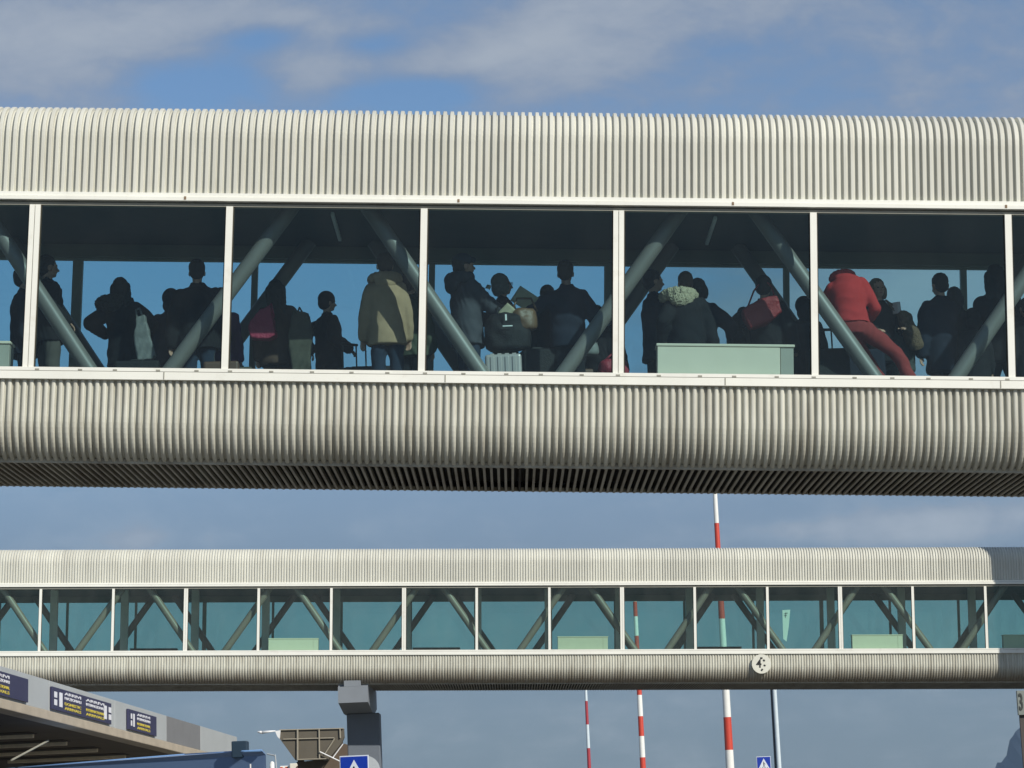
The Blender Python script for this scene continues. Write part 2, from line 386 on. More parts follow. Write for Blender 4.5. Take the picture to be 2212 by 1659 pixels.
def bridge(name, Y0, wc, rot, U0, U1, wy, depth, gl, first, roof_r, bot_r, tru, label, wide_posts=None, rd=.038, rl=.040, tubem=None):
    """wy: heights (local w) of top, corner start, header parts, glass, sill, lower corner, bottom"""
    T = MR @ Matrix.Translation((0, Y0, wc)) @ Matrix.Rotation(rot, 4, 'Y')
    root = empty(name, T); tag(root, label, 'bridge')
    top, ch0, hd0, hd1, gt, gb, s1, s2, bot = (wy[k] for k in ('top', 'hdr_top', 'plate', 'strip', 'glass_top', 'glass_bot', 'ledge', 'sill_bot', 'bottom'))
    D = depth
    pi = math.pi
    p = 0.078
    # upper shell: front face, roof corner, roof, back corner, back face
    path = [(0, ch0, -1, 0), (0, (ch0 + top - roof_r) / 2, -1, 0)] + arc(roof_r, top - roof_r, roof_r, pi, pi / 2, 10) + \
           arc(D - roof_r, top - roof_r, roof_r, pi / 2, 0, 8) + [(D, ch0, 1, 0)]
    o = link('upper_cladding', ribbed('upper_cladding', U0, U1, p, path, rd), M_rib, root)
    zc = bot + bot_r
    path = [(0, s2, -1, 0), (0, (s2 + zc) / 2, -1, 0)] + arc(bot_r, zc, bot_r, pi, 1.5 * pi, 12)
    link('lower_cladding', ribbed('lower_cladding', U0, U1, p, path, rl, PROF_LOW), M_ribL if rd > .035 else M_ribF, root)
    path = arc(D - bot_r, zc, bot_r, 1.5 * pi, 2 * pi, 8) + [(D, s2, 1, 0)]
    link('rear_lower_cladding', ribbed('rear_lower_cladding', U0, U1, p, path, rd), M_ribL, root)
    slat = [(0, 1), (.58, 1), (.62, .15), (.66, 0), (.92, 0), (.96, .15), (.995, 1)]
    e_ = bot_r * .80
    path = [(e_, bot, 0, -1), (D / 2, bot, 0, -1), (D - e_, bot, 0, -1)]
    link('underside_slats', ribbed('underside_slats', U0, U1, p, path, .11, slat), M_gap2, root)
    sb = MB(); k = 0
    n_ = int(round((U1 - U0) / p))
    vs, fs = [], []
    for k in range(n_):
        if rd > .035 and random.random() < .012: continue
        x0, x1 = U0 + (k + .62) * p, U0 + (k + .97) * p; i0 = len(vs)
        for (x, z) in ((x0, bot + .05), (x0, bot - .003), (x1, bot - .003), (x1, bot + .05)):
            vs += [(x, e_, z), (x, D - e_, z)]
        fs += [(i0, i0 + 1, i0 + 3, i0 + 2), (i0 + 2, i0 + 3, i0 + 5, i0 + 4), (i0 + 4, i0 + 5, i0 + 7, i0 + 6)]
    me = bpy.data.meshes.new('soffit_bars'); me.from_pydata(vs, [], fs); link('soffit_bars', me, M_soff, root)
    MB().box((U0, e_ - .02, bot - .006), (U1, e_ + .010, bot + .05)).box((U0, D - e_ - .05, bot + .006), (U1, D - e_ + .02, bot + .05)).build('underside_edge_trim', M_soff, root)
    # frames front / back
    for side, v0, sg in (('front', 0, -1), ('rear', D, 1)):
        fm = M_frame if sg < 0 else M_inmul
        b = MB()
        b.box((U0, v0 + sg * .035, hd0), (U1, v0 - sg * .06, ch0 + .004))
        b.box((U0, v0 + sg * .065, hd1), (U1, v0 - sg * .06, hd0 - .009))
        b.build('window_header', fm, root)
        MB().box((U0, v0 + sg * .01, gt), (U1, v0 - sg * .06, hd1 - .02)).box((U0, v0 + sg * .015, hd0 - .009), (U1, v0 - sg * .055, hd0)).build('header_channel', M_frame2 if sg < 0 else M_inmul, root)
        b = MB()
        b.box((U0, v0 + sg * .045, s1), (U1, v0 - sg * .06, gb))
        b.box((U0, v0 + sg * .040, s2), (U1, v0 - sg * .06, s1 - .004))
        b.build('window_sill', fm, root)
    k0 = int(math.floor((U0 - first) / BAY)) + 1
    k = k0
    um = []
    while first + k * BAY < U1 - .05:
        um.append((k, first + k * BAY)); k += 1
    for (k, u) in um:
        for v0, sg in ((0, -1), (D, 1)):
            mm = M_frame if sg < 0 else M_inmul
            if k % 3 == 0:
                b = MB(); b.box((u - .058, v0 + sg * .03, gb), (u - .004, v0 - sg * .05, gt)).box((u + .004, v0 + sg * .03, gb), (u + .058, v0 - sg * .05, gt))
                b.box((u - .004, v0 + sg * .012, gb), (u + .004, v0 - sg * .05, gt))
            else:
                b = MB(); b.box((u - .036, v0 + sg * .03, gb), (u + .036, v0 - sg * .05, gt))
            b.build('mullion', mm, root)
            if sg < 0:
                hw = .058 if k % 3 == 0 else .036
                MB().box((u - hw - .013, v0 - .004, gb), (u - hw, v0 + .03, gt)).box((u + hw, v0 - .004, gb), (u + hw + .013, v0 + .03, gt)).build('gasket', M_gask, root)
            if u + BAY < U1:
                me = bpy.data.meshes.new('window_pane')
                vs = [(u, v0, gb - .01), (u + BAY, v0, gb - .01), (u + BAY, v0, gt + .01), (u, v0, gt + .01)]
                me.from_pydata(vs, [], [(0, 1, 2, 3)])
                link('window_pane', me, gl, root)
    # interior
    flo = wy['floor']; cei = wy['ceiling']
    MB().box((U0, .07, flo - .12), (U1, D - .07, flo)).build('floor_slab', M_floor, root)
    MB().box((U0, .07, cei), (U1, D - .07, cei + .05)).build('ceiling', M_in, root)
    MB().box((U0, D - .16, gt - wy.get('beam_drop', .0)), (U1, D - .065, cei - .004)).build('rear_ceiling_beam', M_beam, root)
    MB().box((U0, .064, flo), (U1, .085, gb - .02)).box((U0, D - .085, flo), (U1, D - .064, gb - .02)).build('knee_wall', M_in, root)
    # truss diagonals
    per, V0, gbt, gtp, wb, wt_ = tru['per'], tru['V0'], tru['gb'], tru['gt'], tru['wb'], tru['wt']
    for vv, sh in ((tru['v'], 0), (tru['v2'], tru.get('shift', 0))):
        n0 = int(math.floor((U0 - V0) / per)) + 1; n = n0
        while V0 + n * per < U1 - 2.2:
            c = V0 + n * per + sh
            a = V0 + (n + .5) * per + sh
            for (ub, ut) in ((c + gbt, a - gtp), (c + per - gbt, a + gtp)):
                if ub < U0 + .3 or ub > U1 - .3: continue
                sl_ = (ut - ub) / (wt_ - wb)
                e0 = flo; e1 = cei
                P0 = (ub + sl_ * (e0 - wb), vv, e0); P1 = (ub + sl_ * (e1 - wb), vv, e1)
                MB().tube(P0, P1, tru['r'], seg=24, caps=False).build('truss_tube', tubem or M_tube, root, smooth=True)
            n += 1
    if wide_posts:
        for (k, u) in um:
            MB().box((u - .11, wide_posts - .08, flo), (u + .11, wide_posts + .08, cei), bev=.01).build('interior_post', M_post, root)
    return root, T

Yn = 26.1
wn_ = {'top': RW(242, Yn + .45), 'hdr_top': RW(426.5, Yn), 'plate': RW(434.7, Yn), 'strip': RW(443.5, Yn), 'glass_top': RW(453.5, Yn),
       'glass_bot': RW(804.5, Yn), 'ledge': RW(812, Yn), 'sill_bot': RW(829.5, Yn), 'bottom': 3.800, 'floor': 4.47, 'ceiling': 6.74}
# roof top: tangent of the rounded corner to the sight line at y=242
rr = .42; e = TH + math.atan((CY - 242) / F)
cw_ = ((Yn + rr) * math.sin(e) - rr) / math.cos(e)
wn_['top'] = cw_ + rr
wcn = 5.665
wn_ = {k: v - wcn for k, v in wn_.items()}
wn_['beam_drop'] = -.02
near_first = (69 - 1106) / 200.4 + .0
s4 = 197.4
truN = dict(per=843 / s4, V0=(1130 - 1106) / s4, gb=.467, gt=.43, wb=RW(800, Yn + .4) - wcn, wt=RW(455, Yn + .4) - wcn, v=.40, v2=2.30, r=.086)
rotN = .0106
nb, TN = bridge('passenger_bridge', Yn, wcn, rotN, near_first - 7 * BAY, near_first + 12 * BAY, wn_, 2.70, G_near, near_first, rr, .45, truN,
                'near cream ribbed footbridge full of waiting passengers, spanning the whole upper photo')
# ceiling lamps between the truss apexes
def near_local(px, py, Y):
    return TN.inverted() @ WP(px, py, Y)
for n in range(-3, 3):
    a = truN['V0'] + (n + .5) * truN['per']
    du = {-1: 0, 0: 0}.get(n, 0)
    zc_ = wn_['ceiling']
    MB().box((a - .02, .75, zc_ - .07), (a + .02, 2.0, zc_ - .03), bev=.008).box((a - .01, .9, zc_ - .03), (a + .01, .93, zc_ + .002)).box((a - .01, 1.8, zc_ - .03), (a + .01, 1.83, zc_ + .002)).build('ceiling_lamp', M_tubeL, nb)
# sheet joints on the trims
for px, row in ((395, 'h'), (988, 'h'), (1583, 'h'), (2175, 'h'), (362, 's'), (965, 's'), (1565, 's'), (2155, 's')):
    u = near_local(px, 620, Yn).x
    if row == 'h': MB().box((u - .012, -.069, wn_['strip'] + .01), (u + .012, -.06, wn_['plate'] - .0)).build('trim_joint', M_joint, nb)
    else: MB().box((u - .006, -.043, wn_['sill_bot'] + .005), (u + .006, -.037, wn_['ledge'] - .006)).build('trim_joint', M_frame2, nb)
for i in range(26):
    u = near_local(95 + i * 83 + random.uniform(-6, 6), 620, Yn).x
    MB().box((u - .025, -.0475, wn_['glass_bot'] - .035), (u + .02, -.0445, wn_['glass_bot'] - .018)).build('sill_clip', M_frame2, nb)

Yf = 71.8; Df = 4.4
wcf = 5.885
ef = TH + math.atan((CY - 1184.5) / F)
cwf = ((Yf + .45) * math.sin(ef) - .45) / math.cos(ef)
wf = {'top': cwf + .45, 'hdr_top': RW(1257, Yf), 'plate': RW(1260, Yf), 'strip': RW(1265, Yf), 'glass_top': RW(1269.5, Yf),
      'glass_bot': RW(1403.5, Yf), 'ledge': RW(1406.5, Yf), 'sill_bot': RW(1414, Yf), 'bottom': RW(1490, Yf + 3.6), 'ceiling': RW(1269.5, Yf) + .17}
wf['floor'] = wf['glass_bot'] - .30
wf = {k: v - wcf for k, v in wf.items()}
wf['beam_drop'] = .02
sf = F / (RP(1106, 1337, Yf).y * math.cos(TH) + wcf * math.sin(TH))
far_first = (128 / 1.4756 - 1106) / sf
truF = dict(per=2 * BAY * 1.016, V0=(1088 - 1106) / sf, gb=.47, gt=.42, wb=wf['glass_bot'], wt=wf['glass_top'], v=.30, v2=4.05, r=.10, shift=.30)
# doubles fall at x=402 photo units -> index 2
fb, TF = bridge('passenger_bridge', Yf, wcf, -.0030, far_first - 4 * BAY, far_first + 18 * BAY, wf, Df, G_far, far_first + 2 * BAY, .45, .50, truF,
                'far empty cream ribbed footbridge with teal windows, standing on a grey pillar', wide_posts=2.15, rd=.030, rl=.026, tubem=mat('warm_grey_truss_paint', (.26, .175, .15), .45, .06))
fl = lambda px, py, Y: TF.inverted() @ WP(px, py, Y)

# cabinets behind the glass
def cabinet(T, u0, u1, v0, v1, z0, z1, m, label, grp, cat='cabinet'):
    root = empty('cabinet', T @ Matrix.Translation(((u0 + u1) / 2, (v0 + v1) / 2, z0)))
    tag(root, label, cat, grp)
    hx, hy, h = (u1 - u0) / 2, (v1 - v0) / 2, z1 - z0
    ex = hx * .80
    MB().box((-hx, -hy, 0), (ex, hy, h - .03), bev=.006).box((-hx * .12 - .004, -hy - .0015, 0), (-hx * .12 + .004, -hy + .01, h - .035)).build('casing', m, root)
    if m is M_box: MB().box((ex + .004, -hy + .006, 0), (hx, hy, h - .03), bev=.006).build('end_section', M_box_shadow, root)  # near cabinets: a mullion's shadow put into the colour of this end
    else: MB().box((ex + .004, -hy, 0), (hx, hy, h - .03), bev=.006).build('end_section', m, root)
    MB().box((-hx - .012, -hy - .012, h - .029), (hx + .012, hy + .012, h), bev=.006).build('top_panel', m, root)
    return root
ztop = RW(739, Yn + .12) - wcn
pitchbox = 4 * BAY
uc0 = near_local(1420, 770, Yn + .12).x; uc1 = near_local(1714, 770, Yn + .12).x
cabinet(TN, uc0, uc1, .10, .34, wn_['floor'], ztop, M_box, 'pale green cabinet behind near bridge glass, before the person with cream fur hood', 'cabinets inside the near bridge')
cabinet(TN, uc0 - pitchbox, uc1 - pitchbox - .02, .10, .34, wn_['floor'], ztop - .07 + .02, M_box, 'pale green white cabinet cut by the left edge of the photo, in the near bridge', 'cabinets inside the near bridge')
for i, (x0, x1, yt, lb) in enumerate(((580, 687, 1377, 'leftmost of the pale cabinets in the far bridge windows'),
                              (1205, 1313, 1375, 'middle pale cabinet in the far bridge windows, left of the red and white poles'),
                              (1841, 1950, 1373, 'pale cabinet in the far bridge just right of the round white sign'),
                              (2168, 2260, 1374, 'pale cabinet in the far bridge cut by the right photo edge'))):
    a, c = fl(x0, 1390, Yf + .12).x, fl(x1, 1390, Yf + .12).x
    cabinet(TF, a, c, .10, .36, wf['floor'], RW(yt, Yf + .1) - wcf, M_boxf, lb, 'cabinets inside the far bridge')
for (x0, x1, lb) in ((282, 382, 'low dark cabinet at the rear windows of the far bridge, leftmost of its kind'),
                 (892, 993, 'low dark cabinet at the far bridge rear windows, just right of the grey pillar'),
                 (1507, 1601, 'low dark cabinet at the far bridge rear windows, before the widest striped pole')):
    a, c = fl(x0, 1400, Yf + 4.1).x, fl(x1, 1400, Yf + 4.1).x
    cabinet(TF, a, c, 4.02, 4.30, wf['floor'], RW(1398.5, Yf + 4.1) - wcf, M_boxd, lb, 'dark cabinets inside the far bridge')
# hanging paper sheet in a far window
P = [fl(1690, 1318, Yf + .2), fl(1707, 1317, Yf + .2), fl(1704, 1352, Yf + .2), fl(1699, 1386, Yf + .2), fl(1692, 1380, Yf + .2)]
ps = empty('paper_sheet', TF @ Matrix.Translation(P[0])); tag(ps, 'white paper sheet stuck inside the far bridge window above the round sign', 'paper')
MB().prism([p - P[0] for p in P], (0, .012, 0)).build('sheet', mat('paper_white', (.72, .74, .70), .7), ps)
b = MB()
for (x, y, x2, y2) in ((1694, 1326, 1702, 1324), (1694, 1330, 1700, 1329), (1698, 1322, 1697, 1334)):
    b.tube(fl(x, y, Yf + .19) - P[0], fl(x2, y2, Yf + .19) - P[0], .006)
b.build('scribble', mat('pen_ink', (.08, .08, .1), .7), ps)

# round sign with the number 4
Md = mat('sign_disc_white', (.68, .67, .58), .5); Mk = mat('sign_black', (.02, .02, .02), .5)
def text(body, size, m, parent, mw, depth=.006, align='CENTER', sx=1.0):
    cu_ = bpy.data.curves.new('t', 'FONT'); cu_.body = body; cu_.size = size; cu_.extrude = depth; cu_.align_x = align; cu_.align_y = 'CENTER'
    cu_.space_line = .82; cu_.offset = size * .018; cu_.resolution_u = 3
    o = bpy.data.objects.new('t', cu_); COL.objects.link(o)
    me = bpy.data.meshes.new_from_object(o.evaluated_get(bpy.context.evaluated_depsgraph_get()))
    bpy.data.objects.remove(o); bpy.data.curves.remove(cu_)
    for v in me.vertices: v.co.x *= sx
    return link('lettering', me, m, parent, mw)
UP = Matrix.Rotation(math.pi / 2, 4, 'X')         # text facing -Y
c = fl(1645, 1434, Yf - .10)
ds = empty('round_sign', TF @ Matrix.Translation(c)); tag(ds, 'round white sign with black number 4 fixed on the far bridge', 'sign')
MB().tube((0, .03, 0), (0, 0, 0), .278, seg=48).build('disc', Md, ds)
MB().tube((0, .10, .1), (0, .03, .1), .02).tube((0, .10, -.1), (0, .03, -.1), .02).build('bracket', M_frame2, ds)
text('4', .34, Mk, ds, Matrix.Translation((-.075, -.004, .0)) @ UP, sx=.9)
b = MB()
for (x, z, s_, r_) in ((0, .165, .032, 0), (.075, .10, .03, .8), (.09, -.045, .028, .4), (.01, -.17, .032, 2.2)):
    b.box((-s_, -.012, -s_ * .75), (s_, -.002, s_ * .75), Matrix.Translation((x, 0, z)) @ Matrix.Rotation(r_, 4, 'Y'))
b.build('emblem', Mk, ds)

# pillars
Mp = mat('grey_pillar_paint', (.20, .22, .245), .6, .08, 2)
PZ = [WP(774, y_, Yf + q_).z - (TF @ Vector((fl(783, 1500, Yf).x, 2.9, wf['bottom']))).z for (y_, q_) in ((1484, .15), (1519, .15), (1543, 2.4), (1471, .2))]
Mp2 = mat('blue_grey_shaft_paint', (.13, .15, .18), .6, .08, 2)
def pillar(T, u, v, ztopw, zbase, label, cw=.97):
    top = T @ Vector((u, v, ztopw)); g = Vector((top.x, top.y, 0))
    root = empty('bridge_pillar', Matrix.Translation(g)); tag(root, label, 'pillar', 'pillars under the bridges')
    H = top.z; z1, z0, z2, zn = (H + q for q in PZ)
    MB().box((-cw / 2, -.5, 0), (cw / 2, .5, z2), bev=.03).build('shaft', Mp2, root)
    b = MB()   # haunched cap: shallow front face, underside slopes down to the shaft
    prof = [(-2.75, z0), (-2.75, z1), (-2.55, z1), (-2.5, H - .004), (2.0, H - .004), (2.0, z0), (.5, z2 + .003), (-.5, z2 + .003)]
    b.prism([(-.57, y, z) for (y, z) in prof], (.86, 0, 0))
    b.build('cap', Mp, root)
    MB().box((-.40, -2.70, z1 + .001), (.09, -2.56, zn), bev=.01).build('bearing_block', Mp, root)
    return root
pillar(TF, fl(783, 1560, 74.5).x, 2.9, wf['bottom'] + .02, 0, 'grey pillar with haunched cap carrying the far bridge')
pillar(TN, near_first - 5.4 * BAY, 1.35, wn_['bottom'] + .02, 0, 'grey pillar under the near bridge beyond the left edge')
pillar(TN, near_first + 10.4 * BAY, 1.35, wn_['bottom'] + .02, 0, 'grey pillar under the near bridge beyond the right edge')
#pillar(TF, fl(2600, 1560, 74.5).x, 2.9, wf['bottom'] + .02, 0, 'grey pillar under the far bridge beyond the right edge')

# ------------------------------------------------------------------ people
def fabric(name, col, rough=.9, bump=.12, bs=9): return mat(name, col, rough, .12, 9, bump, bs, spec=.15)
SKIN = mat('skin', (.48, .27, .19), .55, .05, 20)
SKIN2 = mat('skin_darker', (.30, .17, .12), .55, .05, 20)
Meye = mat('eye_dark', (.02, .015, .01), .3); Mlip = mat('lip', (.35, .12, .1), .5)
Mshoe = mat('shoe_leather', (.03, .025, .02), .5)
def hairm(n, c): return mat('hair_' + n, c, .7, .3, 60, .4, 90)
HB = hairm('black', (.018, .014, .012)); HBR = hairm('brown', (.09, .05, .03)); HLB = hairm('light_brown', (.22, .14, .08)); HGR = hairm('grey', (.25, .23, .2)); HDB = hairm('dark_brown', (.045, .028, .02))
JN = fabric('navy_cloth', (.018, .022, .035)); JB = fabric('black_cloth', (.014, .014, .016)); JG = fabric('charcoal_quilted_cloth', (.055, .055, .065), .7, .2, 12)
JT = fabric('tan_parka_cloth', (.40, .265, .165)); JR = fabric('red_sweatshirt', (.42, .035, .035)); TR = fabric('red_trousers', (.25, .038, .036)); 
TJ = fabric('denim', (.022, .033, .055)); TG = fabric('grey_trousers', (.09, .08, .07)); TB = fabric('black_trousers', (.015, .016, .02)); JP = fabric('purple_cloth', (.09, .03, .12))
JBR = fabric('brown_cloth', (.10, .06, .045)); JO = fabric('olive_cloth', (.09, .09, .06)); JK = fabric('camouflage_cloth', (.07, .08, .055)); JGR = fabric('grey_coat_cloth', (.16, .16, .14))
FUR = mat('cream_fur', (.58, .49, .34), .95, .25, 30, .9, 70); FURB = mat('brown_fur', (.16, .10, .06), .95, .3, 30, .9, 70); FURK = mat('dark_fur', (.07, .055, .045), .95, .3, 30, .9, 70)
WHT = mat('white_shirt', (.7, .7, .68), .8)

def ik(S, Tg, l1, l2, pole):
    S, Tg, pole = Vector(S), Vector(Tg), Vector(pole)
    d = Tg - S; L = min(d.length, (l1 + l2) * .995); n = d.normalized(); Tg = S + n * L
    a = (l1 * l1 - l2 * l2 + L * L) / (2 * L); h = math.sqrt(max(0, l1 * l1 - a * a))
    pl = pole - n * pole.dot(n)
    pl = pl.normalized() if pl.length > 1e-4 else Vector((0, -1, 0))
    return S + n * a + pl * h, Tg
def smooth01(x): x = max(0, min(1, x)); return x * x * (3 - 2 * x)
NEARF = lambda P: TN.inverted() @ P
def floor_under(P):
    """world point on the near-bridge floor straight below P"""
    n = TN.to_3x3() @ Vector((0, 0, 1)); q = TN @ Vector((0, 0, wn_['floor']))
    t = (P - q).dot(n) / n.z
    return Vector((P.x, P.y, P.z - t)), t

def person(px, py, v, heading, label, jacket, trousers, hair=('short', HB), H=None, hem=.78, puff=.03, lean=(0, 0), head=(0, 0, 0), arms=(None, None),
           skin=None, hood=None, face=False, legs=None, collar=True, extra=None, jname='jacket', skirt=False, wide=1.0, leg_w=1.0):
    P = WP(px, py, Yn + v); base, t = floor_under(P)
    if H is None: H = t / (1.065 if hair[0] in ('hat', 'hood') else 1.035)
    sN = H / 1.75
    Mx = Matrix.Translation(base) @ Matrix.Rotation(heading, 4, 'Z')
    S = Matrix.Scale(sN, 4)
    f_, s_ = lean; piv = Vector((0, 0, .96))
    Rl = Matrix.Rotation(-f_, 3, 'X') @ Matrix.Rotation(s_, 3, 'Y')
    def up(p):
        p = Vector(p); k = smooth01((p.z - .84) / .22)
        if k == 0: return p
        q = piv + Rl @ (p - piv); return p.lerp(q, k)
    nk = up((0, -.005, 1.50)); Hr = (Rl.to_4x4() @ Matrix.Rotation(head[0], 4, 'Z') @ Matrix.Rotation(-head[1], 4, 'X') @ Matrix.Rotation(head[2], 4, 'Y'))
    def hd(p): return nk + (Hr.to_3x3() @ (Vector(p) - Vector((0, -.005, 1.50)))) * 1.1
    def hball(b, c, r): b.ball(hd(c), tuple(q * 1.12 for q in r), Hr, 14)
    skin = skin or SKIN
    b = MB()
    hball(b, (0, -.008, 1.658), (.074, .094, .090)); hball(b, (0, .028, 1.605), (.058, .068, .078)); hball(b, (0, .062, 1.556), (.026, .026, .022))
    hball(b, (0, .082, 1.648), (.05, .014, .014))
    b.cap(hd((0, .092, 1.632)), hd((0, .112, 1.604)), .010, .014)
    for x in (-.074, .074): hball(b, (x, -.005, 1.615), (.012, .024, .032))
    for x in (-.028, .028): hball(b, (x, .075, 1.592), (.018, .02, .02))
    b.cap(up((0, -.015, 1.42)), hd((0, -.002, 1.56)), .058, .052)
    b.loft([(0, 0, .84, .13, .10), (0, 0, .95, .155, .115), (0, 0, 1.08, .13, .095), (0, 0, 1.25, .155, .11), (0, -.005, 1.37, .165, .10), (0, -.01, 1.44, .12, .075), (0, -.01, 1.49, .06, .055)], 20, up)
    lg = legs or {}
    J = {}
    for sd_, sg in (('l', -1), ('r', 1)):
        hp = Vector((sg * .09, 0, .90)); kn, an = lg.get(sd_, (Vector((sg * .10, .01, .49)), Vector((sg * .105, -.02, .09))))
        kn, an = Vector(kn), Vector(an)
        b.chain([hp, kn, an], [.085, .058, .042])
        toe = an + Vector((sg * .02, .17, -.045)); b.chain([an + Vector((0, -.03, -.04)), toe], [.040, .034])
        J[sd_] = (hp, kn, an, toe)
    A = {}
    for i, sg in ((0, -1), (1, 1)):
        sh = up((sg * .163 * wide, 0, 1.372)); tg = arms[i]; pole = (sg * .5, -.7, -.4)
        if tg is None: tg = up((sg * (.215 + puff * .6) * wide, .03, .80)) if f_ < .3 else sh + Vector((sg * .02, .05, -.5))
        if isinstance(tg, tuple) and len(tg) == 2: tg, pole = tg
        el, wr = ik(sh, tg, .285, .245, pole)
        b.chain([sh, el, wr], [.052, .042, .029])
        dr = (wr - el).normalized(); sdv = dr.cross(Vector((0, 0, 1)));
        sdv = sdv.normalized() if sdv.length > .1 else Vector((0, 1, 0))
        nv = sdv.cross(dr)
        pc = wr + dr * .055
        q = Matrix((sdv, dr, nv)).transposed().to_4x4()
        b.ball(pc, (.038, .052, .016), q, 12)
        for j, (o, L) in enumerate(((-.028, .062), (-.010, .072), (.009, .068), (.027, .054))):
            p0 = wr + dr * .088 + sdv * o; p1 = p0 + dr * L * .55 - nv * .010; p2 = p1 + dr * L * .32 - nv * .026
            b.chain([p0, p1, p2], [.0092, .0085, .0075])
        t0 = wr + dr * .035 - sdv * .03 * sg; b.chain([t0, t0 + dr * .03 - sdv * .026 * sg, t0 + dr * .058 - sdv * .03 * sg - nv * .012], [.013, .0105, .009])
        A[i] = (sh, el, wr, dr)
    body = link('person', remeshed(b, 'person', .0105, 1), skin); body.matrix_world = Mx @ S
    tag(body, label, 'person', 'passengers waiting in the near bridge')
    # jacket
    b = MB(); g = puff * .82
    hr = .17 + g
    rings = [(0, 0, hem, hr + .01, .13 + g), (0, 0, (hem + .95) / 2, hr, .128 + g), (0, 0, 1.02, .155 + g, .115 + g), (0, 0, 1.15, .158 + g, .115 + g), (0, 0, 1.28, .172 + g, .122 + g),
             (0, -.005, 1.37, (.172 + g) * wide, .108 + g), (0, -.01, 1.425, (.150 + g * .7) * wide, .092 + g * .6), (0, -.01, 1.462, .105 + g * .4, .08), (0, -.01, 1.50, .07, .07)]
    b.loft(rings, 24, up)
    for i in (0, 1):
        sh, el, wr, dr = A[i]
        k = g * .7
        b.chain([sh, (sh + el) / 2, el, (el + wr) / 2, wr - dr * .0], [.060 + k * .8, .062 + k, .054 + k, .05 + k, .040 + k])
    if collar: b.chain([up((-.05, .03, 1.485)), up((-.06, -.04, 1.50)), up((.06, -.04, 1.50)), up((.05, .03, 1.485))], [.026] * 4)
    j = link(jname, folds(remeshed(b, jname, .016, 2), .008 if jname == 'parka' else .013, px * .37), jacket, body)
    # trousers / skirt
    b = MB()
    if skirt:
        b.loft([(0, 0, .42, .21, .16), (0, 0, .7, .19, .145), (0, 0, .9, .165, .13), (0, 0, 1.02, .14, .11)], 22, up)
    else:
        b.loft([(0, 0, .82, .15, .115), (0, 0, .92, .168, .128), (0, 0, 1.03, .145, .108)], 20, up)
        for sd_ in 'lr':
            hp, kn, an, toe = J[sd_]
            b.chain([hp, (hp + kn) / 2, kn, (kn + an) / 2, an], [q_ * leg_w for q_ in (.098, .09, .075, .068, .062)])
    link('skirt' if skirt else 'trousers', folds(remeshed(b, 'trousers', .017, 2), .011, px * .21), trousers, body)
    for sd_ in 'lr':
        hp, kn, an, toe = J[sd_]
        b = MB(); b.chain([an + Vector((0, -.03, -.045)), toe], [.046, .04]); b.build('shoe', Mshoe, body, smooth=True)
    # hair
    b = MB()
    st, hm = hair
    if st in ('short', 'bob', 'long', 'bun', 'cap'):
        hball(b, (0, -.020, 1.672), (.084, .098, .090)); hball(b, (0, -.05, 1.62), (.078, .062, .075))
        if st == 'bob':
            hball(b, (0, -.035, 1.605), (.10, .078, .095)); hball(b, (-.075, .0, 1.60), (.03, .055, .08)); hball(b, (.075, .0, 1.60), (.03, .055, .08))
        if st == 'long':
            for x in (-.06, 0, .06): b.chain([hd((x, -.04, 1.64)), hd((x * 1.15, -.075, 1.52)), hd((x * 1.2, -.10, 1.36))], [.06, .05, .035])
            for x in (-.078, .078): b.chain([hd((x, .0, 1.66)), hd((x * 1.1, -.005, 1.55)), hd((x * 1.1, -.01, 1.44))], [.034, .032, .022])
        if st == 'bun': hball(b, (0, -.115, 1.69), (.045, .045, .045))
        if not (st == 'short' and hm is None):
            me = remeshed(b, 'hair', .011, 1)
            for vtx in me.vertices:
                vtx.co += vtx.normal * (noise.noise(vtx.co * 45) * .006)
            link('hair', me, hm, body)
    if st == 'cap':
        b = MB(); hball(b, (0, -.008, 1.69), (.09, .105, .075)); b.chain([hd((-.03, .10, 1.685)), hd((.03, .10, 1.685))], [.03, .03])
        link('cap', remeshed(b, 'cap', .011, 1), JG, body)
    if st == 'hat':
        hball(b, (0, -.012, 1.672), (.092, .105, .10)); hball(b, (0, -.04, 1.62), (.088, .075, .08))
        link('woolly_hat', remeshed(b, 'woolly_hat', .011, 1), hm, body)
    if st == 'hood':
        hball(b, (0, -.02, 1.665), (.108, .122, .118)); hball(b, (0, -.05, 1.56), (.11, .10, .10))
        link('raised_hood', remeshed(b, 'raised_hood', .012, 2), hm, body)
    if hood:
        hm2, sc2, off = hood
        b = MB()
        for kk in range(9):
            a = math.pi * (kk / 8)
            c = (math.cos(a) * .145 * sc2 + off[0], .02 - math.sin(a) * .13 * sc2 + off[1], 1.485 + .015 * math.sin(a) + off[2])
            b.ball(up(c), (.055 * sc2, .055 * sc2, .06 * sc2), None, 12)
        b.ball(up((off[0], -.10 * sc2 + off[1], 1.44 + off[2])), (.13 * sc2, .06 * sc2, .09 * sc2), None, 14)
        me = remeshed(b, 'hood', .0105, 1)
        if hm2 in (FUR, FURB, FURK):
            for vtx in me.vertices: vtx.co += vtx.normal * (noise.noise(vtx.co * 70) * .018 + random.uniform(-.004, .004))
        link('fur_hood' if hm2 in (FUR, FURB, FURK) else 'hood', me, hm2, body)
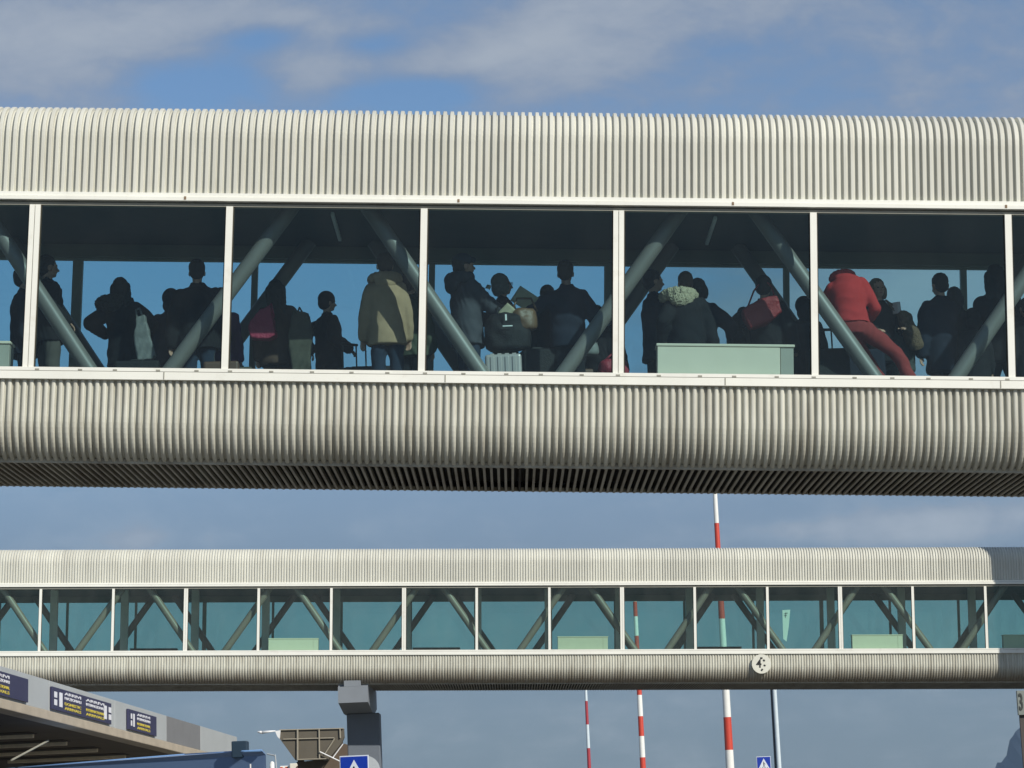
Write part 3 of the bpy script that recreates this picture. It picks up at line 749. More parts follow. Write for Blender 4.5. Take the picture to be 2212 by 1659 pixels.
    if face:
        for x in (-.027, .027):
            e_ = MB(); e_.ball(hd((x, .088, 1.637)), (.012, .008, .007), Hr, 10); e_.build('eye', Meye, body, smooth=True)
        e_ = MB(); e_.ball(hd((0, .092, 1.577)), (.02, .007, .006), Hr, 10); e_.build('mouth', Mlip, body, smooth=True)
        if face == 'glasses':
            e_ = MB()
            for x in (-.03, .03):
                for q_ in range(10):
                    a0, a1 = q_ * math.pi / 5, (q_ + 1) * math.pi / 5
                    e_.tube(hd((x + .022 * math.cos(a0), .104, 1.637 + .018 * math.sin(a0))), hd((x + .022 * math.cos(a1), .104, 1.637 + .018 * math.sin(a1))), .003, seg=6)
                e_.tube(hd((x * 2.3, .09, 1.642)), hd((x * 2.5, -.01, 1.63)), .003, seg=6)
            e_.tube(hd((-.01, .107, 1.64)), hd((.01, .107, 1.64)), .003, seg=6)
            e_.build('spectacles', Mk, body)
    if extra: extra(body, up, hd, A)
    return body, Mx @ S, A

AWAY, LEFT, RIGHT, TOW = 0.0, math.pi / 2, -math.pi / 2, math.pi
r90 = lambda d: R(d)
def T_(x, y, z, pole=None): return (Vector((x, y, z)), pole) if pole else Vector((x, y, z))
PEOPLE = {}
# 1  at the left edge, only the shoulder and back show past the double mullion
person(52, 572, 1.55, R(-80), 'person in dark coat at the far left edge, half hidden by the double mullion', JN, TB, ('short', HB), hem=.72, puff=.05)
# 2  tall, dark long coat, right of the double mullion
person(103, 546, 1.35, R(-60), 'tall person in long dark coat right beside the leftmost double mullion', JB, TG, ('short', HDB), hem=.80, puff=.045, arms=(None, T_(.28, .1, 1.0)))
# 3  fur hooded woman with grey bag
person(267, 594, 1.55, R(-8), 'person with long hair and dark fur collar holding the grey carrier bag', JB, TB, ('long', HB), hem=.66, puff=.055, hood=(FURK, 1.22, (-.10, 0, -.01)), lean=(.03, -.06), wide=1.05,
       arms=(T_(-.30, .18, 1.12, (-1, -.2, -.2)), T_(.22, .22, 1.06, (1, -.5, -.4))), skirt=False)
# 4  tall broad man and the hooded one beside him
person(425, 556, 1.4, R(6), 'tall broad man in dark jacket seen from behind, left of the first plain mullion', JB, TJ, ('short', HB), hem=.76, puff=.065, wide=1.18)
person(368, 615, 1.75, R(20), 'shorter hooded person pressed against the left side of the tall broad man', JN, TB, ('hood', JN), hem=.70, puff=.06)
person(478, 618, 1.9, R(-20), 'person in purple top mostly hidden behind the first plain mullion', JP, TJ, ('short', HDB), hem=.78, puff=.03)
# 5  woman with red bag in front of the slanted rear tube
person(597, 600, 1.75, R(5), 'long haired woman in dark red and brown, carrying the crimson rucksack', JBR, TB, ('long', HDB), hem=.72, puff=.05, lean=(0, -.02))
# 6  child silhouette
person(706, 618, 1.95, R(-60), 'dark child-sized silhouette with round woolly hat standing alone against the sky', JB, TB, ('hat', HB), hem=.60, puff=.055, arms=(T_(-.22, -.16, 1.05, (-.5, -1, 0)), T_(.24, .16, 1.0, (.4, -1, -.2))))
# 7  tan parka
person(830, 541, .90, R(8), 'person in knee length tan parka lit by sunshine, seen from behind', JT, TJ, ('short', HBR), hem=.74, puff=.05, hood=(JT, 1.0, (0, 0, 0)), wide=.95, jname='parka',
       arms=(T_(-.25, .10, .84), T_(.24, .08, .84)))
person(884, 585, 1.5, R(-20), 'person in camouflage jacket squeezed between the tan parka and the mullion', JK, TB, ('short', HDB), hem=.76, puff=.05)
# 8  man in charcoal quilted jacket reaching for the handle
person(1003, 543, 1.15, R(-68), 'man in charcoal quilted jacket and peaked cap reaching to the black holdall', JG, TJ, ('cap', HDB), hem=.76, puff=.06, hood=(JG, 1.15, (-.0, -.04, 0)), face=True, head=(.0, -.1, 0),
       arms=(T_(-.16, .34, 1.12), T_(.12, .44, 1.03, (.6, -.4, -.6))), wide=1.1)
# 9  older woman with glasses
person(1084, 586, 1.7, R(-78), 'older woman with short hair and spectacles facing right, dark top', JB, TB, ('bob', HGR), hem=.80, puff=.02, face='glasses', head=(.1, -.05, 0), skin=SKIN,
       arms=(T_(-.18, .30, 1.16), T_(.14, .34, 1.14)))
# 10 tall man with map
person(1220, 558, 1.25, R(10), 'tall man in dark jacket holding up the large paper, back turned', JN, TB, ('short', HB), hem=.80, puff=.045, wide=1.1, head=(-.3, 0, 0),
       arms=(T_(-.36, .22, 1.16, (-1, -.3, -.6)), T_(.36, .12, .92)), skin=SKIN2)
person(1180, 612, 1.65, R(15), 'person whose shoulder shows just left of the tall man with the paper', JB, TB, ('short', HDB), hem=.72, puff=.05)
# 11 child behind the tube
person(1290, 656, 1.5, R(-30), 'small child with dark round head beside the slanted tube and double mullion', JB, TB, ('short', HB), hem=.60, puff=.05)
person(1318, 700, 1.9, R(10), 'stooping person in dark clothes low behind the middle double mullion', JB, TB, ('short', HB), hem=.60, puff=.04)
# 12 man in profile
person(1410, 578, 1.4, R(-70), 'man in profile behind the slanted tube right of the middle double mullion, pale collar', JN, TB, ('short', HB), hem=.72, puff=.04, face=True,
       arms=(T_(-.2, .05, .84), T_(.26, .08, .86)))
# 13 cream fur hood
person(1478, 581, 0.85, R(12), 'person with cream fur hood and dark coat leaning on the pale green cabinet', JB, TB, ('short', HBR), hem=.64, puff=.06, hood=(FUR, 1.25, (-.09, .0, -.015)), lean=(.06, .02), wide=1.12,
       arms=(T_(-.30, .1, .98), T_(.33, -.02, .80, (1, .2, 0))))
person(1508, 597, 1.5, R(-30), 'dark haired person just right behind the cream fur hood', JN, TB, ('bob', HB), hem=.72, puff=.06, arms=(None, T_(.30, .26, 1.02, (1, -.5, -.2))))
# 14 black cap with red bag
person(1648, 583, 1.35, R(-18), 'person in black woolly hat carrying the red shoulder bag', JB, TB, ('hat', HB), hem=.70, puff=.06, wide=1.1, arms=(T_(-.34, .1, 1.0, (-1, -.2, -.3)), T_(.3, .1, .9)))
person(1605, 660, 1.75, R(-10), 'person in grey sleeved coat crouched left of the red shoulder bag', JGR, TB, ('short', HB), hem=.6, puff=.06)
person(1733, 632, 1.5, R(20), 'dark bulky silhouette right of the pale green cabinet, touching the mullion', JB, TB, ('hood', JB), hem=.6, puff=.075, wide=1.1)
# 15 bending person in red : built standing with a deep bow away from us and legs set to the right
base_px = 1890
def belt(body, up, hd, A):
    b = MB(); b.loft([(0, 0, .985, .158, .120), (0, 0, 1.02, .158, .121)], 24, up); b.build('shirt_edge', WHT, body)
def red_person():
    # hip point in the photo about (1862, 690); shoulders about (1815, 565)
    P = WP(1840, 690, Yn + .6); basep, t = floor_under(P)
    lg = {'l': ((.16, .20, .54), (.40, .05, .09)), 'r': ((.44, .06, .62), (.66, -.06, .09))}
    Hh = t / .985 * 1.75
    body, M_, A = person(1840, 690, .6, R(-4), 'person in red sweatshirt and red trousers bending forward, head hidden from view', JR, TR, ('short', HBR), H=Hh, hem=.93, puff=.022,
                     lean=(.22, -.07), head=(0, 1.7, 0), legs=lg, leg_w=1.0, jname='sweatshirt', wide=.92, arms=(T_(-.10, .42, 1.08, (-.5, -.3, -.6)), T_(.17, .30, 1.02, (.55, -.5, -.4))), extra=belt, collar=False, hood=(JR, .74, (-.02, .02, .0)))
red_person()
# 16 woman with ticket
person(1893, 596, 1.4, R(-165), 'woman with light brown hair facing us, right of the red sweatshirt', JB, TB, ('bob', HLB), hem=.74, puff=.045, face=True, skin=SKIN,
       arms=(T_(-.20, .22, 1.12), T_(.16, .2, 1.1)), wide=1.0)
# 17 man and companions
person(2027, 586, 1.45, R(20), 'man in long dark coat, first of the dark cluster right of the woman', JN, TB, ('short', HB), hem=.62, puff=.065, wide=1.12)
person(2060, 616, 1.5, R(-15), 'shorter dark haired person between the man in long coat and the child', JB, TB, ('bob', HB), hem=.66, puff=.055)
person(2098, 658, 1.3, R(10), 'child-sized dark figure under the gap in the rear window posts', JB, TB, ('hood', JB), hem=.6, puff=.06)
person(2148, 567, 1.5, R(-10), 'tall dark silhouette beside the rightmost plain mullion', JB, TB, ('long', HB), hem=.70, puff=.05, wide=1.05)
person(2214, 640, 1.3, R(10), 'dark figure cut off by the right edge of the photo', JB, TB, ('short', HB), hem=.66, puff=.05)

# ------------------------------------------------------------------ things carried or standing in the near bridge
def at(px, py, v, rz=0): return Matrix.Translation(WP(px, py, Yn + v)) @ Matrix.Rotation(rz, 4, 'Z')
def on_floor(px, v, rz=0):
    P, t = floor_under(WP(px, 700, Yn + v)); return Matrix.Translation(P) @ Matrix.Rotation(rz, 4, 'Z')
def suitcase(px, v, rz, m, label, w_=.42, d_=.25, h=.62, handle=.0, ribs=0):
    root = empty('suitcase', on_floor(px, v, rz)); tag(root, label, 'suitcase', 'luggage in the near bridge')
    MB().box((-w_ / 2, -d_ / 2, .06), (w_ / 2, d_ / 2, h), bev=.03).build('shell', m, root)
    if ribs:
        b = MB()
        for k in range(ribs):
            x = -w_ / 2 + w_ * (k + 1) / (ribs + 1); b.box((x - .022, -d_ / 2 - .012, .10), (x + .022, d_ / 2 + .012, h - .03), bev=.006).box((x - .022, -d_ / 2 + .02, h - .04), (x + .022, d_ / 2 - .02, h + .010), bev=.004)
        b.build('rib', m, root)
    for x in (-w_ / 2 + .06, w_ / 2 - .06):
        for y in (-d_ / 2 + .05, d_ / 2 - .05): MB().tube((x - .012, y, .03), (x + .012, y, .03), .03, seg=12).build('wheel', Mk, root)
    if handle:
        b = MB()
        b.tube((-.09, d_ / 2 - .03, h - .02), (-.09, d_ / 2 - .03, h + handle), .009).tube((.09, d_ / 2 - .03, h - .02), (.09, d_ / 2 - .03, h + handle), .009).cap((-.1, d_ / 2 - .03, h + handle), (.1, d_ / 2 - .03, h + handle), .016)
        b.build('handle', Mk, root)
    else:
        b = MB(); b.chain([(-.07, 0, h - .005), (-.06, 0, h + .025), (.06, 0, h + .025), (.07, 0, h - .005)], [.008] * 4); b.build('handle', Mk, root)
    return root
def soft_bag(mw, dims, m, label, cat='bag', strap=None, puffy=.02, name='bag', sc_=9):
    root = empty(name, mw); tag(root, label, cat, 'luggage in the near bridge')
    x, y, z = dims; b = MB()
    b.loft([(0, 0, -z / 2, x * .40, y * .40), (0, 0, -z * .42, x * .5, y * .5), (0, 0, 0, x * .53, y * .55), (0, 0, z * .36, x * .48, y * .48), (0, 0, z / 2, x * .34, y * .34)], 24)
    me = remeshed(b, 'bag_body', .012, 2)
    for v_ in me.vertices: v_.co += v_.normal * noise.noise(v_.co * sc_) * puffy
    link('bag_body', me, m, root)
    if strap:
        b = MB(); b.chain([Vector(p) for p in strap], [.011] * len(strap)); b.build('strap', m, root, smooth=True)
    return root
M_sil = mat('silver_shell', (.42, .36, .34), .35, .05, metal=.2); M_blk = mat('black_nylon', (.009, .009, .010), .7, .1, 9, .3, 60, spec=.3)
M_red = mat('red_nylon', (.27, .018, .022), .6, .1, 9, .4, 30); M_crim = mat('crimson_nylon', (.36, .025, .07), .6, .1, 9, .4, 30); M_lea = mat('tan_leather', (.13, .07, .035), .5, .15, 9, .3, 20)
M_pap = mat('folded_paper', (.36, .32, .22), .8); M_gbag = mat('grey_carrier_bag', (.17, .17, .165), .6, .12, 6, .5, 10); M_brn = mat('brown_suitcase', (.12, .06, .04), .5); M_olv = mat('olive_canvas', (.075, .07, .05), .9, .12, 9, .5, 10)
suitcase(1084, .55, 0, M_sil, 'silver ribbed suitcase beneath the black holdall', .40, .26, RW(767, Yn + .5) - wn_['floor'] - wcn, 0, 4)
hb = soft_bag(at(1096, 718, 1.0), (.50, .26, .42), M_blk, 'large black holdall held above the silver suitcase', 'bag', [(-.12, -.02, .16), (-.09, -.02, .30), (.09, -.02, .30), (.12, -.02, .16)], name='holdall')
MB().box((-.02, -.185, .10), (.0, -.175, .17)).build('zip_tab', WHT, hb); MB().box((-.05, -.19, .03), (.06, -.18, .042)).build('zip_tab', M_tubeL, hb)
soft_bag(at(1134, 690, 1.0, .2), (.29, .18, .24), M_lea, 'brown leather bag between the holdall and the tall man', 'bag', [(-.14, 0, .1), (-.08, 0, .24), (.08, 0, .24), (.14, 0, .1)], name='handbag')
# the big paper and smaller sheets
def sheet(px, py, v, w_, h_, rz, ry, rx, m, label, name='paper', cat='paper'):
    root = empty(name, at(px, py, v, rz) @ Matrix.Rotation(ry, 4, 'Y') @ Matrix.Rotation(rx, 4, 'X')); tag(root, label, cat)
    rows = []
    for i in range(7):
        row = []
        for j in range(7):
            x = -w_ / 2 + w_ * i / 6; z = -h_ / 2 + h_ * j / 6; row.append((x, .02 * math.cos(i * math.pi / 6 * 1.5) , z))
        rows.append(row)
    me = grid_mesh(name, rows, True); o = link('page', me, m, root); s_ = o.modifiers.new('s', 'SOLIDIFY'); s_.thickness = .003
    return root
sheet(1133, 646, 1.1, .25, .20, .1, .62, .2, M_pap, 'large folded paper held up by the tall man', 'paper_sheet')
sheet(1095, 673, .95, .13, .16, .1, .8, .1, M_pap, 'small leaflet by the hand on the holdall')
sheet(1937, 665, 1.2, .09, .13, .1, -.1, .1, mat('boarding_pass', (.5, .42, .42), .7), 'pale travel document held by the woman facing us', 'document')
root = sheet(1055, 620, 1.4, .05, .05, .1, .5, 0, M_pap, 'small ticket raised near the older woman’s face', 'ticket')
def outline_bag(pts, v, th, m, label, cat, name, straps=()):
    c = sum((WP(x, y, Yn + v) for x, y in pts), Vector()) / len(pts); root = empty(name, Matrix.Translation(c)); tag(root, label, cat, 'luggage in the near bridge')
    b = MB(); b.prism([WP(x, y, Yn + v) - c for x, y in pts], (0, th, 0))
    me = folds(remeshed(b, 'bag_body', .016, 7), .012, pts[0][0]); link('bag_body', me, m, root)
    for st in straps:
        sb = MB(); sb.chain([WP(x, y, Yn + v) - c + Vector((0, th * .5, 0)) for x, y in st], [.010] * len(st)); sb.build('strap', m, root, smooth=True)
outline_bag([(292, 684), (313, 678), (323, 722), (338, 766), (331, 775), (297, 781), (288, 730)], 1.12, .10, M_gbag, 'grey slanting carrier bag hanging right of the dark fur collar', 'bag', 'carrier_bag', [[(295, 690), (292, 668), (300, 664), (308, 684)]])
outline_bag([(541, 690), (560, 668), (582, 659), (591, 690), (596, 722), (580, 732), (540, 730), (536, 710)], 1.35, .22, M_crim, 'crimson rucksack on the back of the long haired woman', 'rucksack', 'rucksack', [[(570, 668), (584, 652), (590, 680)]])
outline_bag([(631, 668), (666, 675), (675, 723), (667, 815), (632, 815), (621, 725)], 1.42, .22, M_olv, 'tall olive grey canvas bag right of the crimson rucksack', 'bag', 'canvas_bag', [[(640, 674), (645, 660), (655, 676)]])
outline_bag([(1604, 668), (1640, 645), (1677, 635), (1692, 672), (1655, 700), (1621, 709), (1610, 690)], .88, .18, M_red, 'red shoulder bag on the person in the black woolly hat', 'bag', 'shoulder_bag', [[(1612, 672), (1630, 625), (1640, 612)], [(1676, 640), (1668, 615), (1660, 607)]])
soft_bag(at(1327, 800, 1.2), (.34, .2, .24), mat('pink_red_nylon', (.30, .025, .045), .6, .1, 9, .4, 30), 'pinkish red bag low behind the middle double mullion', 'bag', [(-.1, 0, .12), (0, 0, .2), (.1, 0, .12)], name='bag', puffy=.02)
soft_bag(at(1965, 715, 1.25, .2) @ Matrix.Rotation(-.35, 4, 'Y'), (.18, .16, .46), FURB, 'brown furry bag hanging beside the woman facing us', 'bag', [(-.05, 0, .2), (-.12, 0, .42), (.0, 0, .24)], name='furry_bag', puffy=.03)
soft_bag(at(1938, 760, 1.45), (.40, .25, .55), mat('dark_patterned_cloth', (.04, .05, .045), .7, .6, 40, .3, 40), 'dark patterned bag below the travel document', 'bag', name='patterned_bag', strap=[(-.08, 0, .24), (0, 0, .34), (.08, 0, .24)], puffy=.03)
soft_bag(at(1268, 752, .9, 0), (.26, .12, .16), M_gbag, 'grey blue parcel beside the slanted tube left of the child', 'parcel', name='parcel')
suitcase(1275, 1.5, .1, M_brn, 'tan and brown box case behind the slanted tube near the child', .30, .2, .62)
suitcase(477, 1.3, .05, M_brn, 'brown suitcase with raised handle beside the first plain mullion', .40, .24, .62, .34)
suitcase(512, 1.7, .05, M_olv, 'olive case low in the corner right of the first plain mullion', .34, .24, .63)
suitcase(762, 1.5, .6, M_blk, 'black cabin case with raised handle right of the child in the woolly hat', .34, .24, .60, .30)
suitcase(806, 1.6, .1, M_blk, 'black suitcase with tall handle left of the tan parka legs', .56, .24, .64, .42)
suitcase(1160, 1.3, .2, M_blk, 'black wheeled case leaning at the feet of the tall man', .40, .28, .80)
suitcase(1782, 1.0, .1, M_blk, 'black suitcase low behind the mullion left of the red trousers', .46, .26, .78, .25)
suitcase(1850, 1.25, .0, JN, 'navy padded case below the red trousers', .56, .26, .82)
suitcase(295, 1.0, .1, M_blk, 'black low case at the feet of the person with the grey carrier bag', .5, .26, .56)

# ------------------------------------------------------------------ poles beyond the far bridge
Mr_ = mat('red_pole_paint', (.56, .06, .035), .45, .06); Mw_ = mat('white_pole_paint', (.78, .78, .74), .45, .04); Mg_ = mat('pale_grey_pole_paint', (.58, .66, .70), .45, .04)
Mr2 = mat('dull_red_pole_paint', (.36, .035, .05), .5, .06)
def banded(xt, yt, xb, yb, Y, w0, w1, edges, first, label, mr=Mr_, mw=Mw_):
    """edges: y of the colour changes on the axis; first: colour above the first edge"""
    Pb = WP(xb, yb, Y); Pt0 = WP(xt, yt, Y); ztop = Pt0.z
    g = Vector((Pb.x, Pb.y, 0)); root = empty('banded_pole', Matrix.Translation(g)); tag(root, label, 'pole', 'red and white poles')
    rb, rt = w1 * pxm(Pb) / 2, w0 * pxm(Pt0) / 2
    zb = Pb.z
    rad = lambda z: rt + (rb - rt) * (ztop - z) / (ztop - zb)
    zs = [ztop] + [WP(xb, y, Y).z for y in edges]
    band = (zs[-2] - zs[-1])
    while zs[-1] > 0.01: zs.append(max(0, zs[-1] - band))
    c = first
    for a, b_ in zip(zs, zs[1:]):
        MB().tube((0, 0, b_), (0, 0, a), rad(b_), rad(a), seg=24, caps=True).build('red_band' if c == 'r' else 'white_band', mr if c == 'r' else mw, root, smooth=False)
        c = 'w' if c == 'r' else 'r'
    MB().ball((0, 0, ztop), (rt * 1.15, rt * 1.15, rt), None, 12).build('cap', mw, root)
    MB().box((-.35, -.35, 0), (.35, .35, .12), bev=.02).build('base', M_conc, root)
    return root
banded(1541, 1000, 1577, 1659, 105, 8.5, 18.5, [1060, 1129, 1198, 1267, 1336, 1406, 1477, 1549, 1620], 'r', 'thick red and white banded pole rising above the far bridge roof')
banded(1363, 1232, 1389, 1659, 150, 8, 12.5, [1257, 1299, 1331, 1373, 1416, 1459, 1501, 1547, 1590, 1636], 'r', 'middle red and white banded pole, thinner, ending behind the far bridge')
banded(1264, 1440, 1273, 1659, 190, 5, 8, [1463, 1514, 1565, 1616], 'r', 'thinnest red and white banded pole, leftmost of the three', Mr2, Mg_)
def lamp_mast():
    Y = 120; Pb = WP(1681, 1659, Y); Pt = WP(1665, 1432, Y)
    g = Vector((Pb.x, Pb.y, 0)); root = empty('mast', Matrix.Translation(g)); tag(root, 'pale grey light mast with dark side, right of the round sign', 'mast')
    rb = 15 * pxm(Pb) / 2
    lean_ = (Pt.x - Pb.x)
    top = Vector((0, 0, Pt.z))
    # two tubes: bright front one and darker twin behind on its left
    k = lean_ * Pb.z / max(.1, (Pt.z - Pb.z))
    MB().tube((rb * .35, 0, 0), (rb * .2, 0, Pt.z), rb * .72, rb * .6, seg=16).build('pole', Mg_, root)
    MB().tube((-rb * .6, .1, 0), (-rb * .55, .1, Pt.z), rb * .42, rb * .38, seg=12).build('cable_duct', mat('dark_grey_duct', (.07, .08, .09), .6), root)
    MB().box((-.5, -.5, 0), (.5, .5, .15), bev=.02).build('base', M_conc, root)
lamp_mast()

# ------------------------------------------------------------------ pedestrian crossing signs
Mblue = mat('sign_blue', (.006, .035, .33), .35, .05); Msw = mat('sign_white', (.62, .66, .72), .4, .03); Mback = mat('sign_back_grey', (.40, .43, .45), .5)
def crossing_sign(x0, x1, yt, Y, rz, label, disc=False):
    a = WP(x0, yt, Y); c = WP(x1, yt, Y); s = (c - a).length / math.cos(rz)
    mid = (a + c) / 2; root = empty('crossing_sign', Matrix.Translation((mid.x, mid.y, 0)) @ Matrix.Rotation(rz, 4, 'Z')); tag(root, label, 'sign', 'pedestrian crossing signs')
    zt = mid.z; h = s / 2
    MB().box((-h, -.012, zt - s), (h, .012, zt), bev=.008).build('panel', Msw, root)
    MB().box((-h + .035 * s, -.020, zt - s + .035 * s), (h - .035 * s, -.0125, zt - .035 * s)).build('blue_field', Mblue, root)
    z0 = zt - .86 * s; z1 = zt - .14 * s
    MB().prism([(-.40 * s, -.0205, z0), (.40 * s, -.0205, z0), (0, -.0205, z1)], (0, -.004, 0)).build('white_triangle', Msw, root)
    b = MB(); f = -.0265
    zc = zt - s * .5
    b.ball((-.01 * s, f, zc + .10 * s), (.035 * s, .004, .042 * s))
    b.prism([(-.05 * s, f, zc + .05 * s), (.045 * s, f, zc + .05 * s), (.03 * s, f, zc - .12 * s), (-.035 * s, f, zc - .12 * s)], (0, .003, 0))
    b.prism([(-.035 * s, f + .0007, zc - .12 * s), (.0, f + .0007, zc - .12 * s), (-.09 * s, f + .0007, zc - .32 * s), (-.125 * s, f + .0007, zc - .32 * s)], (0, .002, 0))
    b.prism([(.0, f + .0004, zc - .12 * s), (.03 * s, f + .0004, zc - .12 * s), (.11 * s, f + .0004, zc - .32 * s), (.075 * s, f + .0004, zc - .32 * s)], (0, .002, 0))
    b.prism([(.04 * s, f + .001, zc + .05 * s), (.045 * s, f + .001, zc + .01 * s), (.12 * s, f + .001, zc - .08 * s), (.10 * s, f + .001, zc - .02 * s)], (0, .0015, 0))
    b.build('walking_figure', Mk, root)
    b = MB()
    for k in range(4): b.box((-.30 * s + k * .16 * s, f + .0012, z0 + .01 * s), (-.22 * s + k * .16 * s, f + .003, z0 + .09 * s))
    b.build('zebra_stripes', Mk, root)
    MB().tube((0, .045, 0), (0, .045, zt - .05 * s), .03, seg=14).build('pole', Mback, root)
    return root, mid
crossing_sign(733, 796.5, 1632, 56, R(-10), 'larger blue pedestrian crossing sign in front of the grey pillar')
crossing_sign(1633.5, 1664.5, 1634, 115, R(6), 'smaller blue pedestrian crossing sign beside the pale mast')
P = WP(790, 1664, 56.4)
rs = empty('round_sign', Matrix.Translation((P.x, P.y, 0))); tag(rs, 'plain pale round sign half hidden behind the larger crossing sign', 'sign')
MB().tube((0, .015, P.z), (0, -.015, P.z), 31 * pxm(P), seg=40).build('disc', Mback, rs)
MB().tube((0, .045, 0), (0, .045, P.z + .2), .03).build('pole', Mback, rs)

# sign on the right edge
P = WP(2196, 1492, 62); Q = WP(2196, 1545, 62)
rg = empty('direction_sign', Matrix.Translation((P.x, P.y, 0))); tag(rg, 'grey direction sign with dark number cut by the right edge, under the far bridge', 'sign')
MB().box((0, 0, Q.z), (1.6, .10, P.z), bev=.01).build('panel', mat('sign_grey', (.20, .22, .20), .5), rg)
text('3', .58, mat('sign_dark_grey', (.035, .04, .035), .6), rg, Matrix.Translation((.085, -.012, (P.z + Q.z) / 2)) @ UP, sx=.42)
px_ = WP(2208.5, 1600, 62).x - P.x
MB().box((px_, .101, 0), (px_ + .12, .18, P.z - .02)).build('post', mat('post_brown', (.06, .05, .045), .6), rg)

# ------------------------------------------------------------------ terminal canopy, lower left
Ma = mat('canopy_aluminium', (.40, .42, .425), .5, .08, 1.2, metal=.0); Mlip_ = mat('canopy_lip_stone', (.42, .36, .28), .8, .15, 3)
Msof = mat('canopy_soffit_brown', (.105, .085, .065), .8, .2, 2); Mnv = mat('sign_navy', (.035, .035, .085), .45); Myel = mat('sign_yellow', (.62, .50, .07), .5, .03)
Y0c = 48.5
def canopyY(x): return Y0c * 1715 / (1715 - x)
A0 = WP(0, 1438, Y0c); B0 = WP(512, 1592, canopyY(512))
dirc = (B0 - A0); Lc = dirc.length; dirc.normalize()
hz_ = Vector((dirc.x, dirc.y, 0)).normalized()
nrm = Vector((dirc.y, -dirc.x, 0)).normalized()         # outward, to the right
if nrm.x < 0: nrm = -nrm
# canopy local frame: x along the fascia (away), y outward, z up
upv = dirc.cross(-nrm) if dirc.cross(-nrm).z > 0 else -dirc.cross(-nrm)
CT = Matrix((( dirc.x, nrm.x, upv.x, A0.x), (dirc.y, nrm.y, upv.y, A0.y), (dirc.z, nrm.z, upv.z, A0.z), (0, 0, 0, 1)))
cn = empty('terminal_canopy', CT); tag(cn, 'grey terminal canopy with arrival signs along its edge, lower left', 'canopy')
cl = lambda px, py: CT.inverted() @ (lambda d: CAM + d * ((A0 - CAM).dot(nrm) / d.dot(nrm)))(MR.to_3x3() @ ray(px, py))
hf = -cl(0, 1508).z
xA = -12.0
pan = [xA, cl(62, 1480).x, cl(190, 1520).x]
x = xA; L_end = Lc
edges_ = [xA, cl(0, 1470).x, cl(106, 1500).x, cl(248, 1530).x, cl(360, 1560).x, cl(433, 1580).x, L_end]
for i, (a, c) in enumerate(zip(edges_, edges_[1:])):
    MB().box((a + .01, -.10, -hf), (c - .01, 0, 0), bev=.008).build('fascia_panel', Ma if i != 4 else mat('canopy_shadow_tone', (.20, .20, .205), .5, .1, 2), cn)  # one panel has the far bridge's shadow put into its colour
MB().box((xA, -17, -.30), (L_end - .02, -.101, -.02)).build('roof_deck', Ma, cn)
MB().box((xA, -.35, -hf - .20), (L_end, .03, -hf - .003), bev=.02).build('fascia_lip', Mlip_, cn)
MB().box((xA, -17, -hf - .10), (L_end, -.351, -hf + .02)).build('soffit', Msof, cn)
Mlv = mat('soffit_louvre_cream', (.80, .70, .52), .6, .1)
Mlvd = mat('soffit_slot_dark', (.02, .016, .012), .8)
nn = 0
xl = -8.0
while xl < L_end - .8:
    MB().box((xl, -4.8, -hf - .19), (xl + .10, -1.7, -hf - .101), bev=.01).build('soffit_lamp', Mlv, cn)
    MB().box((xl - .62, -5.0, -hf - .112), (xl - .003, -1.6, -hf - .101)).build('soffit_slot', Mlvd, cn)
    xl += 2.6
for xx in range(-6, int(L_end), 9):
    MB().tube((xx + 2, -10, -hf - .1), (xx + 2, -10, -A0.z + 1.0 - 6 * 0 ), .28, seg=20).build('column', mat('canopy_column_brown', (.10, .07, .06), .6), cn)
MB().box((xA, -16.9, -A0.z + .3), (L_end, -16.5, -hf - .1)).build('rear_wall', mat('terminal_wall', (.06, .055, .055), .7), cn)
for k in range(14):
    MB().box((xA + 1 + k * 3.0, -16.48, -A0.z + .5), (xA + 3.4 + k * 3.0, -16.44, -A0.z + 3.4)).build('terminal_glazing', mat('pale_glazing', (.40, .50, .52), .3, .2, 2), cn)
MB().tube(CT.inverted() @ WP(25, 1642, 51), CT.inverted() @ WP(104, 1600, 53), .022).build('stay_rod', M_frame2, cn)
